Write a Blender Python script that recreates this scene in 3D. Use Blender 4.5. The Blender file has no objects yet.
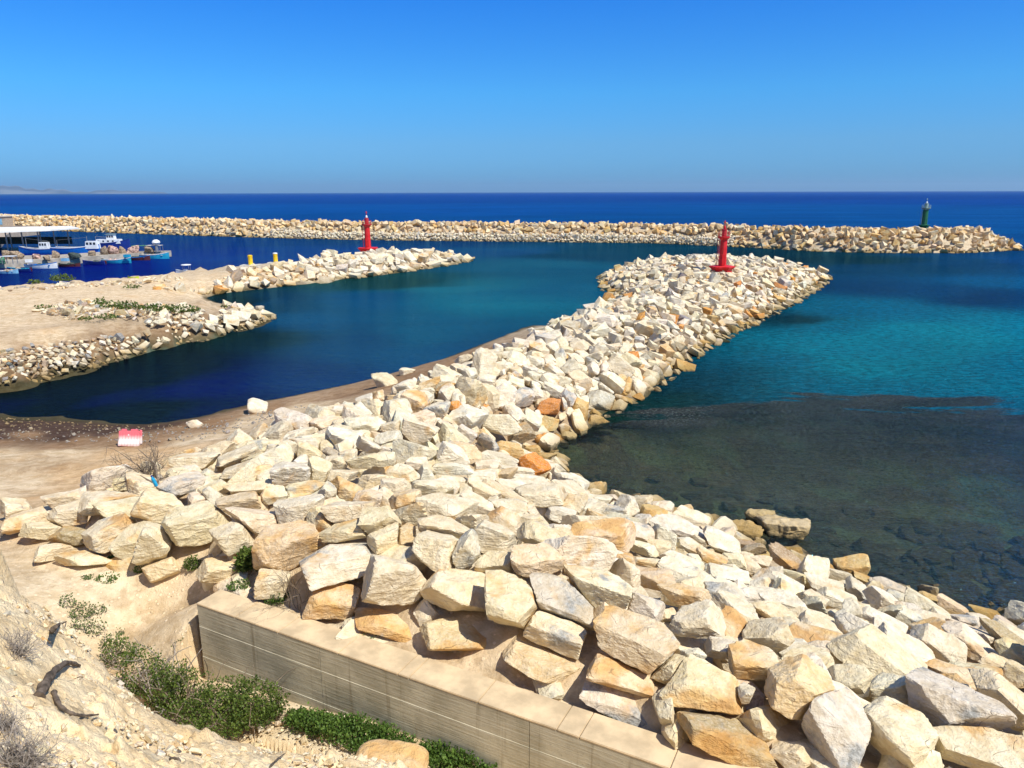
import bpy, bmesh, math, random
import numpy as np
from mathutils import Vector, Matrix

# ------------------------------------------------------------------ camera, sky, sun, exposure
F = 740.0; PITCH = math.radians(14.54); ROLL = math.radians(0.17); CH = 12.0
SUN_H = (0.80, -0.60); SUN_EL = math.radians(54)
SUN_STRENGTH = 4.6; SKY_STRENGTH = 0.085; EXPOSURE = 0.32

scene = bpy.context.scene
col = scene.collection
cd = bpy.data.cameras.new("camera"); cam = bpy.data.objects.new("camera", cd); col.objects.link(cam)
scene.camera = cam
cd.sensor_fit = 'HORIZONTAL'; cd.sensor_width = 36.0; cd.lens = 36.0 * F / 1024.0
cd.clip_start = 0.1; cd.clip_end = 80000.0
cam.matrix_world = (Matrix.Translation((0, 0, CH)) @ Matrix.Rotation(math.pi/2 - PITCH, 4, 'X')
                    @ Matrix.Rotation(-ROLL, 4, 'Z'))

scene.view_settings.view_transform = 'Standard'
scene.view_settings.look = 'None'
scene.view_settings.gamma = 1.0
scene.view_settings.use_curve_mapping = False
scene.view_settings.exposure = EXPOSURE

world = bpy.data.worlds.new("World"); scene.world = world; world.use_nodes = True
nt = world.node_tree; nt.nodes.clear()
wo = nt.nodes.new('ShaderNodeOutputWorld'); bg = nt.nodes.new('ShaderNodeBackground')
sky = nt.nodes.new('ShaderNodeTexSky'); sky.sky_type = 'NISHITA'; sky.sun_disc = False
sky.sun_elevation = SUN_EL; sky.sun_rotation = math.atan2(SUN_H[0], SUN_H[1])
sky.altitude = 10; sky.air_density = 1.0; sky.dust_density = 0.4; sky.ozone_density = 3.0
# the clear Mediterranean sky: colour grading of the sky's own light by elevation above the horizon
tc = nt.nodes.new('ShaderNodeTexCoord'); sx = nt.nodes.new('ShaderNodeSeparateXYZ')
nt.links.new(tc.outputs['Generated'], sx.inputs[0])
rp = nt.nodes.new('ShaderNodeValToRGB')
nt.links.new(sx.outputs['Z'], rp.inputs[0])
SKYR = [(0.0, (.22, .60, 1.42)), (0.02, (.24, .64, 1.36)), (0.06, (.30, .72, 1.30)), (0.12, (.24, .84, 1.45)), (0.26, (.08, .68, 1.65)), (0.6, (.45, .75, 1.15))]
while len(rp.color_ramp.elements) < len(SKYR): rp.color_ramp.elements.new(0.5)
for e, (p, c) in zip(rp.color_ramp.elements, SKYR):
    e.position = p; e.color = (*c, 1)
mm = nt.nodes.new('ShaderNodeMix'); mm.data_type = 'RGBA'; mm.blend_type = 'MULTIPLY'; mm.inputs[0].default_value = 1.0
nt.links.new(sky.outputs[0], mm.inputs[6]); nt.links.new(rp.outputs[0], mm.inputs[7])
nt.links.new(mm.outputs[2], bg.inputs['Color']); bg.inputs['Strength'].default_value = SKY_STRENGTH
nt.links.new(bg.outputs[0], wo.inputs[0])

sl = bpy.data.lights.new("sun", 'SUN'); sl.energy = SUN_STRENGTH; sl.angle = math.radians(0.5); sl.color = (1.0, 0.96, 0.87)
so = bpy.data.objects.new("sun", sl); col.objects.link(so)
sdir = Vector((SUN_H[0]*math.cos(SUN_EL), SUN_H[1]*math.cos(SUN_EL), math.sin(SUN_EL)))
so.rotation_euler = sdir.to_track_quat('Z', 'Y').to_euler(); so.location = (60, -60, 90)

# ------------------------------------------------------------------ helpers
rng = np.random.default_rng(7)
R = random.Random(11)
FW = np.array([0, math.cos(PITCH), -math.sin(PITCH)]); RT = np.array([1., 0, 0]); UPV = np.cross(RT, FW)
CAM = np.array([0, 0, CH])

def ray(px, py):
    u = (px-512)/F; v = (384-py)/F; c, s = math.cos(ROLL), math.sin(ROLL)
    u, v = u*c - v*s, u*s + v*c
    return FW + u*RT + v*UPV
def at(px, py, z=0.0):
    d = ray(px, py); return CAM + d*((z-CH)/d[2])
def proj(p):
    d = np.asarray(p, float) - CAM; w = d@FW; u = d@RT/w; v = d@UPV/w
    c, s = math.cos(ROLL), math.sin(ROLL); u, v = u*c + v*s, -u*s + v*c
    return 512+u*F, 384-v*F

def _h(i, j, k, seed):
    n = (i.astype(np.int64)*73856093) ^ (j.astype(np.int64)*19349663) ^ (k.astype(np.int64)*83492791) ^ (seed*2654435761)
    n = (n ^ (n >> 13)) * 1274126177 & 0x7fffffff
    n = (n ^ (n >> 16)) & 0xffff
    return n/65535.0
def vnoise(P, seed=0):
    fl = np.floor(P); f = P-fl; f = f*f*(3-2*f); i, j, k = fl[:, 0], fl[:, 1], fl[:, 2]
    r = 0
    for a in (0, 1):
        for b in (0, 1):
            for c in (0, 1):
                w = (f[:, 0] if a else 1-f[:, 0])*(f[:, 1] if b else 1-f[:, 1])*(f[:, 2] if c else 1-f[:, 2])
                r = r + w*_h(i+a, j+b, k+c, seed)
    return r*2-1
def fbm(P, seed=0, o=4):
    r = 0; a = 1; t = 0
    for q in range(o):
        r = r + a*vnoise(P*(2.03**q)+q*17.3, seed+q); t += a; a *= .5
    return r/t
def worley(P, seed=0):
    """2D cell noise on (x, y): returns distance to nearest feature point and the cell's random value"""
    fl = np.floor(P[:, :2]); best = np.full(len(P), 9.); idv = np.zeros(len(P))
    z = np.zeros(len(P))
    for a in (-1, 0, 1):
        for b in (-1, 0, 1):
            ci, cj = fl[:, 0]+a, fl[:, 1]+b
            qx = ci+.1+.8*_h(ci, cj, z, seed); qy = cj+.1+.8*_h(ci, cj, z, seed+5)
            d = np.hypot(P[:, 0]-qx, P[:, 1]-qy); m = d < best
            best = np.where(m, d, best); idv = np.where(m, _h(ci, cj, z, seed+9), idv)
    return best, idv
def sstep(a, b, x):
    t = np.clip((x-a)/(b-a), 0, 1); return t*t*(3-2*t)

def raw_mesh(name, V, Fc, mat=None, smooth=False, attrs=None):
    """V (n,3), Fc list/array of faces of one size or mixed list"""
    me = bpy.data.meshes.new(name)
    V = np.asarray(V, np.float32)
    me.vertices.add(len(V)); me.vertices.foreach_set('co', V.ravel())
    if isinstance(Fc, np.ndarray):
        n, k = Fc.shape
        me.loops.add(n*k); me.loops.foreach_set('vertex_index', Fc.astype(np.int32).ravel())
        me.polygons.add(n); me.polygons.foreach_set('loop_start', np.arange(0, n*k, k, dtype=np.int32))
    else:
        lv = [i for f in Fc for i in f]; ls = np.cumsum([0]+[len(f) for f in Fc[:-1]])
        me.loops.add(len(lv)); me.loops.foreach_set('vertex_index', np.array(lv, np.int32))
        me.polygons.add(len(Fc)); me.polygons.foreach_set('loop_start', np.array(ls, np.int32))
    me.update(calc_edges=True)
    me.polygons.foreach_set('use_smooth', np.full(len(me.polygons), bool(smooth)))
    if attrs:
        for an, av in attrs.items():
            av = np.asarray(av, np.float32)
            if av.ndim == 2:
                a = me.attributes.new(an, 'FLOAT_VECTOR', 'POINT'); a.data.foreach_set('vector', av.ravel())
            else:
                a = me.attributes.new(an, 'FLOAT', 'POINT'); a.data.foreach_set('value', av)
    if mat: me.materials.append(mat)
    me.validate()
    return me
def link(name, me, parent=None, loc=None):
    o = bpy.data.objects.new(name, me); col.objects.link(o)
    if loc is not None: o.location = loc
    if parent: o.parent = parent
    return o
def tag(o, label=None, cat=None, group=None, kind=None):
    if label: o['label'] = label
    if cat: o['category'] = cat
    if group: o['group'] = group
    if kind: o['kind'] = kind
    return o
def empty(name, loc, rz=0, label=None, cat=None, group=None):
    o = bpy.data.objects.new(name, None); col.objects.link(o); o.location = loc; o.rotation_euler = (0, 0, rz)
    o.empty_display_size = .3
    return tag(o, label, cat, group)

class MB:
    """collects shapes; build() links them as ONE mesh object"""
    def __init__(s): s.v = []; s.f = []
    def add(s, V, Fc):
        b = len(s.v); s.v.extend([tuple(map(float, p)) for p in V]); s.f.extend([tuple(int(i)+b for i in f) for f in Fc]); return s
    def box(s, cx, cy, cz, sx_, sy, sz, rz=0, taper=1.0):
        V = []
        for dz, t in ((-1, 1), (1, taper)):
            for dx, dy in ((-1, -1), (1, -1), (1, 1), (-1, 1)):
                x = dx*sx_/2*t; y = dy*sy/2*t
                V.append((cx+x*math.cos(rz)-y*math.sin(rz), cy+x*math.sin(rz)+y*math.cos(rz), cz+dz*sz/2))
        return s.add(V, [(3, 2, 1, 0), (4, 5, 6, 7), (0, 1, 5, 4), (1, 2, 6, 5), (2, 3, 7, 6), (3, 0, 4, 7)])
    def lathe(s, prof, n=20, c=(0, 0, 0), rot=0):
        V = []; Fc = []
        for r, z in prof:
            for k in range(n):
                a = 2*math.pi*k/n+rot; V.append((c[0]+r*math.cos(a), c[1]+r*math.sin(a), c[2]+z))
        m = len(prof)
        for j in range(m-1):
            for k in range(n):
                Fc.append((j*n+k, j*n+(k+1) % n, (j+1)*n+(k+1) % n, (j+1)*n+k))
        Fc.append(tuple(range(n-1, -1, -1))); Fc.append(tuple((m-1)*n+k for k in range(n)))
        return s.add(V, Fc)
    def tube(s, pts, r, n=6):
        pts = [Vector(p) for p in pts]; V = []; Fc = []
        rr = r if isinstance(r, (list, tuple)) else [r]*len(pts)
        for i, p in enumerate(pts):
            t = (pts[min(i+1, len(pts)-1)]-pts[max(i-1, 0)]).normalized()
            a = t.cross(Vector((0, 0, 1)) if abs(t.z) < .9 else Vector((1, 0, 0))).normalized(); b = t.cross(a)
            for k in range(n):
                g = 2*math.pi*k/n; V.append(p+(a*math.cos(g)+b*math.sin(g))*rr[i])
        for i in range(len(pts)-1):
            for k in range(n):
                Fc.append((i*n+k, i*n+(k+1) % n, (i+1)*n+(k+1) % n, (i+1)*n+k))
        Fc.append(tuple(range(n-1, -1, -1))); Fc.append(tuple((len(pts)-1)*n+k for k in range(n)))
        return s.add(V, Fc)
    def build(s, name, mat, parent=None, loc=None, smooth=False):
        me = raw_mesh(name, s.v, s.f, mat, smooth)
        if smooth:
            try: me.set_sharp_from_angle(angle=math.radians(38))
            except Exception: pass
        return link(name, me, parent, loc)

# ------------------------------------------------------------------ materials
class NB:
    def __init__(s, name):
        s.m = bpy.data.materials.new(name); s.m.use_nodes = True; s.t = s.m.node_tree; s.t.nodes.clear()
        s.out = s.t.nodes.new('ShaderNodeOutputMaterial')
    def n(s, ty, **kw):
        x = s.t.nodes.new(ty)
        for k, v in kw.items(): setattr(x, k, v)
        return x
    def l(s, a, b): s.t.links.new(a, b)
    def setin(s, sock, v):
        if hasattr(v, 'is_output') or isinstance(v, bpy.types.NodeSocket): s.l(v, sock)
        elif isinstance(v, (tuple, list)) and len(v) == 3 and sock.type == 'RGBA': sock.default_value = (*v, 1)
        else: sock.default_value = v
    def mix(s, fac, a, b, mode='MIX'):
        x = s.n('ShaderNodeMix', data_type='RGBA', blend_type=mode)
        s.setin(x.inputs[0], fac); s.setin(x.inputs[6], a); s.setin(x.inputs[7], b); return x.outputs[2]
    def math(s, op, a, b=None, clamp=False):
        x = s.n('ShaderNodeMath', operation=op, use_clamp=clamp); s.setin(x.inputs[0], a)
        if b is not None: s.setin(x.inputs[1], b)
        return x.outputs[0]
    def vmath(s, op, a, b):
        x = s.n('ShaderNodeVectorMath', operation=op); s.setin(x.inputs[0], a); s.setin(x.inputs[1], b); return x.outputs[0]
    def noise(s, vec, scale, detail=4, rough=.55, dist=0.0):
        x = s.n('ShaderNodeTexNoise'); s.setin(x.inputs['Vector'], vec); x.inputs['Scale'].default_value = scale
        x.inputs['Detail'].default_value = detail; x.inputs['Roughness'].default_value = rough; x.inputs['Distortion'].default_value = dist
        return x.outputs['Fac']
    def ramp(s, fac, lo, hi):
        x = s.n('ShaderNodeMapRange', interpolation_type='SMOOTHSTEP'); s.setin(x.inputs[0], fac)
        x.inputs[1].default_value = lo; x.inputs[2].default_value = hi; return x.outputs[0]
    def mapping(s, vec, scale=(1, 1, 1), rot=(0, 0, 0)):
        x = s.n('ShaderNodeMapping'); s.setin(x.inputs[0], vec); x.inputs['Scale'].default_value = scale; x.inputs['Rotation'].default_value = rot
        return x.outputs[0]
    def attr(s, name, out='Vector'):
        x = s.n('ShaderNodeAttribute', attribute_name=name); return x.outputs[out]
    def pos(s): return s.n('ShaderNodeNewGeometry').outputs['Position']
    def bump(s, h, strength=.5, dist=.05, prev=None):
        x = s.n('ShaderNodeBump'); s.setin(x.inputs['Height'], h); x.inputs['Strength'].default_value = strength; x.inputs['Distance'].default_value = dist
        if prev is not None: s.l(prev, x.inputs['Normal'])
        return x.outputs[0]
    def principled(s, color, rough=.8, bump=None, metal=0, spec=.3):
        p = s.n('ShaderNodeBsdfPrincipled'); s.setin(p.inputs['Base Color'], color); s.setin(p.inputs['Roughness'], rough)
        p.inputs['Metallic'].default_value = metal
        p.inputs['Specular IOR Level'].default_value = spec
        if bump is not None: s.l(bump, p.inputs['Normal'])
        s.l(p.outputs[0], s.out.inputs[0]); return p

def simple(name, c, rough=.6, var=.15, scale=6, spec=.3, bumpd=0.0, metal=0):
    b = NB(name); tcn = b.n('ShaderNodeTexCoord').outputs['Object']
    n1 = b.noise(tcn, scale, 4)
    dark = tuple(x*(1-var*1.6) for x in c); lite = tuple(min(1, x*(1+var)) for x in c)
    cc = b.mix(b.ramp(n1, .3, .7), dark, lite)
    bp = b.bump(b.noise(tcn, scale*6, 3), .5, bumpd) if bumpd else None
    b.principled(cc, rough, bp, metal, spec); return b.m

def rock_material():
    b = NB('limestone'); tint = b.attr('tint'); pos = b.pos()
    geo = b.n('ShaderNodeNewGeometry')
    off = b.n('ShaderNodeVectorMath', operation='SCALE'); b.l(tint, off.inputs[0]); off.inputs['Scale'].default_value = 73.0
    p = b.vmath('ADD', pos, off.outputs[0])
    typ = b.attr('stain', 'Fac')     # how much ochre this block carries
    gry = b.attr('grey', 'Fac')
    # strata seen on broken sides
    ps = b.mapping(p, (.8, .8, 3.4), (.35, .2, 0))
    n_big = b.noise(p, .9, 4, .6, .4); n_mid = b.noise(p, 3.2, 5, .62); n_fine = b.noise(p, 16, 5, .65); n_str = b.noise(ps, 2.2, 5, .65, .6)
    base = b.mix(b.ramp(n_mid, .36, .66), b.mix(1.0, tint, (.80, .745, .65), 'MULTIPLY'), tint)
    base = b.mix(b.math('MULTIPLY', b.ramp(n_fine, .42, .68), .30), base, (.80, .72, .58))
    # ochre iron staining
    oc = b.math('MULTIPLY', b.ramp(b.math('ADD', n_big, b.math('MULTIPLY', typ, .34)), .62, .80), .85, True)
    ocol = b.mix(b.ramp(n_str, .35, .65), (.50, .25, .065), (.70, .43, .15))
    base = b.mix(oc, base, ocol)
    # grey weathered crust
    n_g = b.noise(b.vmath('ADD', p, (31, 7, 3)), 1.3, 4, .6, .3)
    gc = b.math('MULTIPLY', b.ramp(b.math('ADD', n_g, b.math('MULTIPLY', gry, .40)), .66, .80), .88, True)
    gcol = b.mix(b.ramp(n_fine, .4, .6), (.25, .255, .24), (.42, .42, .39))
    base = b.mix(gc, base, gcol)
    # fine cracks
    vo = b.n('ShaderNodeTexVoronoi', feature='DISTANCE_TO_EDGE'); vo.inputs['Scale'].default_value = 1.3
    warp = b.n('ShaderNodeVectorMath', operation='SCALE')
    nw = b.n('ShaderNodeTexNoise'); b.l(p, nw.inputs['Vector']); nw.inputs['Scale'].default_value = 1.6
    b.l(nw.outputs['Color'], warp.inputs[0]); warp.inputs['Scale'].default_value = .6
    b.l(b.vmath('ADD', p, warp.outputs[0]), vo.inputs['Vector'])
    crack = b.math('MULTIPLY', b.math('SUBTRACT', 1.0, b.ramp(vo.outputs['Distance'], .0, .016)), b.ramp(n_mid, .50, .62))
    base = b.mix(b.math('MULTIPLY', crack, .40), base, (.20, .14, .08))
    # pits
    pit = b.ramp(n_fine, .26, .36)
    base = b.mix(b.math('MULTIPLY', b.math('SUBTRACT', 1.0, pit), .45), base, (.26, .20, .13))
    # tidal band: wet, algae-yellowed foot of the blocks that stand in the sea
    sp = b.n('ShaderNodeSeparateXYZ'); b.l(pos, sp.inputs[0])
    zz = b.math('ADD', sp.outputs['Z'], b.math('MULTIPLY', n_mid, -.5))
    tide = b.math('SUBTRACT', 1.0, b.ramp(zz, -.05, .50))
    base = b.mix(b.math('MULTIPLY', tide, .75), base, (.30, .19, .055))
    wet = b.math('SUBTRACT', 1.0, b.ramp(zz, -.28, -.08))
    base = b.mix(wet, base, (.055, .045, .025))
    h = b.math('ADD', b.math('MULTIPLY', n_mid, 1.0), b.math('MULTIPLY', n_fine, .40))
    h = b.math('ADD', h, b.math('MULTIPLY', n_str, .9))
    h = b.math('SUBTRACT', h, b.math('MULTIPLY', crack, .25))
    bp = b.bump(h, .75, .10)
    vf = b.noise(p, 60, 2, .6)
    bp = b.bump(vf, .35, .012, bp)
    b.principled(base, .85, bp, 0, .2); return b.m
M = {}
M['rock'] = rock_material()

def ground_material():
    b = NB('ground'); c = b.attr('zone'); pos = b.pos()
    n1 = b.noise(pos, .35, 5, .6); n2 = b.noise(pos, 2.3, 6, .65); n3 = b.noise(pos, 14, 5, .7); n4 = b.noise(pos, 60, 3, .7)
    st = b.noise(b.mapping(pos, (.25, 1.6, 1), (0, 0, .35)), .9, 5, .6)
    cc = b.mix(b.ramp(n2, .35, .68), b.mix(1.0, c, (.74, .68, .60), 'MULTIPLY'), c)
    cc = b.mix(b.math('MULTIPLY', b.ramp(st, .48, .68), .45), cc, b.mix(1.0, c, (1.22, 1.22, 1.25), 'MULTIPLY'))
    cc = b.mix(b.math('MULTIPLY', b.ramp(n1, .52, .70), .40), cc, b.mix(1.0, c, (.80, .62, .42), 'MULTIPLY'))
    cc = b.mix(b.math('MULTIPLY', b.ramp(n3, .60, .70), .35), cc, b.mix(1.0, c, (.55, .45, .36), 'MULTIPLY'))
    vo = b.n('ShaderNodeTexVoronoi', feature='F1'); vo.inputs['Scale'].default_value = 9; b.l(pos, vo.inputs['Vector'])
    sxn = b.n('ShaderNodeSeparateColor'); b.l(vo.outputs['Color'], sxn.inputs[0])
    peb = b.math('MULTIPLY', b.ramp(sxn.outputs[0], .80, .86), b.math('SUBTRACT', 1.0, b.ramp(vo.outputs['Distance'], .25, .38)))
    cc = b.mix(b.math('MULTIPLY', peb, .5), cc, b.mix(1.0, c, (1.35, 1.35, 1.4), 'MULTIPLY'))
    h = b.math('ADD', b.math('MULTIPLY', n2, .6), b.math('MULTIPLY', n3, .5))
    h = b.math('ADD', h, b.math('MULTIPLY', peb, .15))
    bp = b.bump(h, .8, .10); bp = b.bump(n4, .5, .012, bp)
    sb = b.n('ShaderNodeSeparateXYZ'); b.l(pos, sb.inputs[0]); lo = b.math('SUBTRACT', 1.0, b.ramp(sb.outputs['Z'], -.35, -.08))
    s1 = b.noise(pos, 1.1, 6, .7, .6); s2 = b.noise(pos, 6.5, 5, .7, .4); s3 = b.noise(pos, 22, 3, .6)
    cb = b.mix(b.math('MULTIPLY', b.ramp(s2, .48, .60), .75), cc, (.016, .013, .010)); cb = b.mix(b.math('MULTIPLY', b.ramp(s1, .52, .66), .7), cb, (.13, .095, .055))
    cb = b.mix(b.math('MULTIPLY', b.ramp(s3, .56, .68), .75), cb, (.22, .27, .17))
    cc = b.mix(lo, cc, cb)
    # eroded ground: darker clumps, scattered chips and dry plant bits
    e1 = b.noise(pos, .9, 6, .72, .5); e2 = b.noise(pos, 4.5, 4, .7); nl = b.math('SUBTRACT', 1.0, lo)
    cc = b.mix(b.math('MULTIPLY', b.math('MULTIPLY', b.ramp(e1, .53, .62), nl), .38), cc, b.mix(1.0, cc, (.52, .44, .36), 'MULTIPLY'))
    cc = b.mix(b.math('MULTIPLY', b.math('MULTIPLY', b.ramp(e2, .64, .70), nl), .45), cc, (.30, .22, .14))
    # crumbly earth of the bank: clods and pits where the earth is pale and high
    sz = b.n('ShaderNodeSeparateXYZ'); b.l(pos, sz.inputs[0]); hi = b.ramp(sz.outputs['Z'], 4.5, 5.5)
    v2 = b.n('ShaderNodeTexVoronoi', feature='F1'); v2.inputs['Scale'].default_value = 22; b.l(pos, v2.inputs['Vector'])
    cl = b.noise(pos, 9, 6, .75, .5)
    hc = b.math('MULTIPLY', b.math('ADD', b.math('MULTIPLY', v2.outputs['Distance'], -.9), b.math('MULTIPLY', cl, 1.6)), hi)
    bp = b.bump(hc, .45, .010, bp)
    cc = b.mix(b.math('MULTIPLY', b.math('MULTIPLY', b.math('SUBTRACT', 1.0, b.ramp(cl, .28, .36)), hi), .35), cc, (.36, .25, .14))
    b.principled(cc, .92, bp, 0, .1); return b.m
M['ground'] = ground_material()

def water_material():
    b = NB('sea_water'); body = b.attr('body'); clear = b.attr('clear', 'Fac'); rough_a = b.attr('chop', 'Fac'); pos = b.pos()
    n_a = b.noise(b.mapping(pos, (.35, 1.0, 1), (0, 0, -.18)), .035, 5, .6, .6)
    n_b = b.noise(b.mapping(pos, (.12, 1.0, 1), (0, 0, -.05)), .16, 4, .6)
    vmod = b.mix(b.ramp(n_a, .38, .62), b.mix(1.0, body, (.80, .84, .90), 'MULTIPLY'), b.mix(1.0, body, (1.12, 1.14, 1.08), 'MULTIPLY'))
    vmod = b.mix(b.math('MULTIPLY', b.ramp(n_b, .50, .70), .35), vmod, b.mix(1.0, body, (.80, .86, .94), 'MULTIPLY'))
    # long dark swell lines and small crests
    w1 = b.noise(b.mapping(pos, (.30, 1.0, 1), (0, 0, -.22)), .55, 4, .6, .5)
    w2 = b.noise(b.mapping(pos, (.55, 1.0, 1), (0, 0, -.15)), 2.6, 4, .65, .3)
    w3 = b.noise(b.mapping(pos, (.65, 1.0, 1), (0, 0, .25)), 9.0, 3, .6)
    h = b.math('ADD', b.math('MULTIPLY', w1, .75), b.math('MULTIPLY', w2, .62))
    h = b.math('ADD', h, b.math('MULTIPLY', w3, .20))
    hb = b.math('MULTIPLY', h, rough_a)
    bp = b.bump(hb, 1.0, 1.0)
    fr = b.n('ShaderNodeFresnel'); fr.inputs['IOR'].default_value = 1.33; b.l(bp, fr.inputs['Normal'])
    fac = b.math('MINIMUM', b.math('MULTIPLY', fr.outputs[0], .75), .30)
    # wavelets: ripple highlights and darker troughs are painted into the body colour
    far_ = b.n('ShaderNodeVectorMath', operation='LENGTH'); b.l(pos, far_.inputs[0]); nearw = b.math('SUBTRACT', 1.0, b.ramp(far_.outputs['Value'], 60, 260))
    rip = b.math('ADD', b.ramp(w2, .34, .66), b.math('MULTIPLY', b.ramp(w3, .35, .65), .5))
    ripm = b.n('ShaderNodeMapRange'); b.l(rip, ripm.inputs[0]); ripm.inputs[1].default_value = 0; ripm.inputs[2].default_value = 1.5; ripm.inputs[3].default_value = .42; ripm.inputs[4].default_value = 1.58
    rc = b.n('ShaderNodeCombineXYZ'); [b.l(ripm.outputs[0], rc.inputs[q]) for q in range(3)]
    vmod = b.mix(b.math('MULTIPLY', b.ramp(rough_a, .3, .8), .85), vmod, b.mix(1.0, vmod, rc.outputs[0], 'MULTIPLY'))
    # the weed-grown reef ends at a ragged edge against the clean sand of the bay
    reef = b.attr('reef', 'Fac')
    rn = b.math('ADD', b.math('MULTIPLY', b.math('SUBTRACT', b.noise(b.mapping(pos, (.30, 1, 1), (0, 0, -.1)), .30, 6, .68, .8), .5), 20.0), b.math('MULTIPLY', b.math('SUBTRACT', w2, .5), 2.0))
    rm = b.ramp(b.math('ADD', reef, rn), -.5, .6)
    rcol = b.mix(b.ramp(w1, .38, .62), (.011, .0085, .010), (.034, .030, .028))
    rcol = b.mix(b.math('MULTIPLY', b.ramp(w3, .52, .64), .85), rcol, (.125, .150, .120))  # ripple shading and pale surface sparkle painted into the reef water colour
    vmod = b.mix(rm, vmod, rcol); clear = b.math('MULTIPLY', clear, rm)
    df = b.n('ShaderNodeBsdfDiffuse'); b.l(vmod, df.inputs[0]); b.l(bp, df.inputs['Normal'])
    tr = b.n('ShaderNodeBsdfTransparent'); tr.inputs[0].default_value = (.80, .82, .69, 1)
    m1 = b.n('ShaderNodeMixShader'); b.l(clear, m1.inputs[0]); b.l(df.outputs[0], m1.inputs[1]); b.l(tr.outputs[0], m1.inputs[2])
    gl = b.n('ShaderNodeBsdfGlossy'); gl.inputs['Roughness'].default_value = .06; gl.inputs['Color'].default_value = (.22, .70, .95, 1); b.l(bp, gl.inputs['Normal'])
    m2 = b.n('ShaderNodeMixShader'); b.l(fac, m2.inputs[0]); b.l(m1.outputs[0], m2.inputs[1]); b.l(gl.outputs[0], m2.inputs[2])
    b.l(m2.outputs[0], b.out.inputs[0]); return b.m
M['water'] = water_material()

def concrete_material():
    b = NB('board_marked_concrete'); pos = b.pos(); sp = b.n('ShaderNodeSeparateXYZ'); b.l(pos, sp.inputs[0])
    n1 = b.noise(pos, 1.3, 5, .6); n2 = b.noise(pos, 12, 5, .7)
    brd = b.noise(b.mapping(pos, (.35, .35, 9)), 3.0, 3, .5)
    stn = b.noise(b.mapping(pos, (2.6, 2.6, .12)), 1.0, 4, .7)
    c = b.mix(b.ramp(n1, .35, .65), (.42, .385, .28), (.60, .555, .42))
    c = b.mix(b.math('MULTIPLY', b.ramp(brd, .4, .6), .30), c, (.58, .53, .42))
    c = b.mix(b.math('MULTIPLY', b.ramp(stn, .56, .70), .65), c, (.22, .17, .095))
    c = b.mix(b.math('MULTIPLY', b.ramp(n2, .60, .72), .40), c, (.19, .18, .14))
    h = b.math('ADD', b.math('MULTIPLY', brd, .8), b.math('MULTIPLY', n2, .5))
    b.principled(c, .9, b.bump(h, .6, .02), 0, .15); return b.m
M['concrete'] = concrete_material()
M['coping'] = simple('weathered_coping', (.64, .49, .30), .92, .14, 2.2, .15, .01)
M['quay'] = simple('quay_concrete', (.40, .35, .28), .9, .2, .8, .15, .01)
M['pad'] = simple('pale_concrete', (.55, .52, .46), .9, .15, 3, .15, .01)
def worn_paint(name, c, rust=(.16, .05, .02), pale=None):
    b = NB(name); t = b.n('ShaderNodeTexCoord').outputs['Object']
    n1 = b.noise(t, 1.6, 5, .65); st = b.noise(b.mapping(t, (5, 5, .35)), 1.0, 5, .7); n3 = b.noise(t, 9, 4, .7)
    cc = b.mix(b.math('MULTIPLY', b.ramp(n1, .40, .68), .55), c, pale or tuple(min(1, x*1.25+.035) for x in c))
    cc = b.mix(b.math('MULTIPLY', b.ramp(st, .52, .70), .55), cc, tuple(x*.55 for x in c))
    cc = b.mix(b.math('MULTIPLY', b.math('MULTIPLY', b.ramp(st, .58, .66), b.ramp(n3, .50, .62)), .8), cc, rust)
    b.principled(cc, .55, b.bump(n3, .3, .01), 0, .35); return b.m
M['red'] = worn_paint('red_paint', (.58, .008, .010)); M['redfade'] = worn_paint('faded_red_paint', (.48, .02, .025))
M['green'] = worn_paint('green_paint', (.010, .12, .045), (.10, .07, .03))
M['greyg'] = simple('grey_green_paint', (.30, .40, .34), .5, .2, 2.5, .4)
M['yellow'] = simple('yellow_paint', (.78, .50, .01), .45, .12, 3, .4)
M['white'] = simple('white_paint', (.78, .78, .75), .45, .08, 2, .4)
M['glass'] = simple('dark_glass', (.02, .03, .04), .1, .1, 2, .6)
M['metal'] = simple('galvanised_metal', (.38, .38, .37), .4, .15, 8, .5, 0, .6)
M['blue'] = simple('bright_blue_paint', (.01, .17, .55), .4, .12, 2, .4)
M['navy'] = simple('navy_blue_paint', (.012, .035, .22), .4, .12, 2, .4)
M['cyan'] = simple('turquoise_paint', (.02, .34, .50), .4, .12, 2, .4)
M['lblue'] = simple('pale_blue_paint', (.22, .45, .62), .4, .12, 2, .4)
M['maroon'] = simple('dark_maroon_paint', (.10, .02, .02), .5, .12, 2, .4)
M['wood'] = simple('weathered_wood', (.32, .22, .13), .8, .25, 5, .2)
M['net'] = simple('fishing_net', (.36, .27, .18), .95, .4, 7, .05, .08)
M['netdark'] = simple('dark_fishing_net', (.07, .09, .08), .95, .4, 7, .05, .08)
M['netgreen'] = simple('green_fishing_net', (.10, .26, .15), .95, .4, 7, .05, .08)
M['netpink'] = simple('red_and_white_net', (.50, .33, .26), .95, .5, 3, .05, .08)
M['lime'] = simple('lime_green_plastic', (.50, .62, .02), .4, .1, 2, .4)
M['bplastic'] = simple('blue_plastic', (.02, .36, .60), .35, .1, 4, .5)
M['plaster'] = simple('beige_plaster', (.42, .34, .26), .9, .15, 2, .1)
M['brick'] = simple('reddish_masonry', (.42, .22, .13), .9, .2, 2, .1)
M['awning'] = simple('pale_roof_sheet', (.80, .77, .70), .6, .05, 1, .3)

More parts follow.
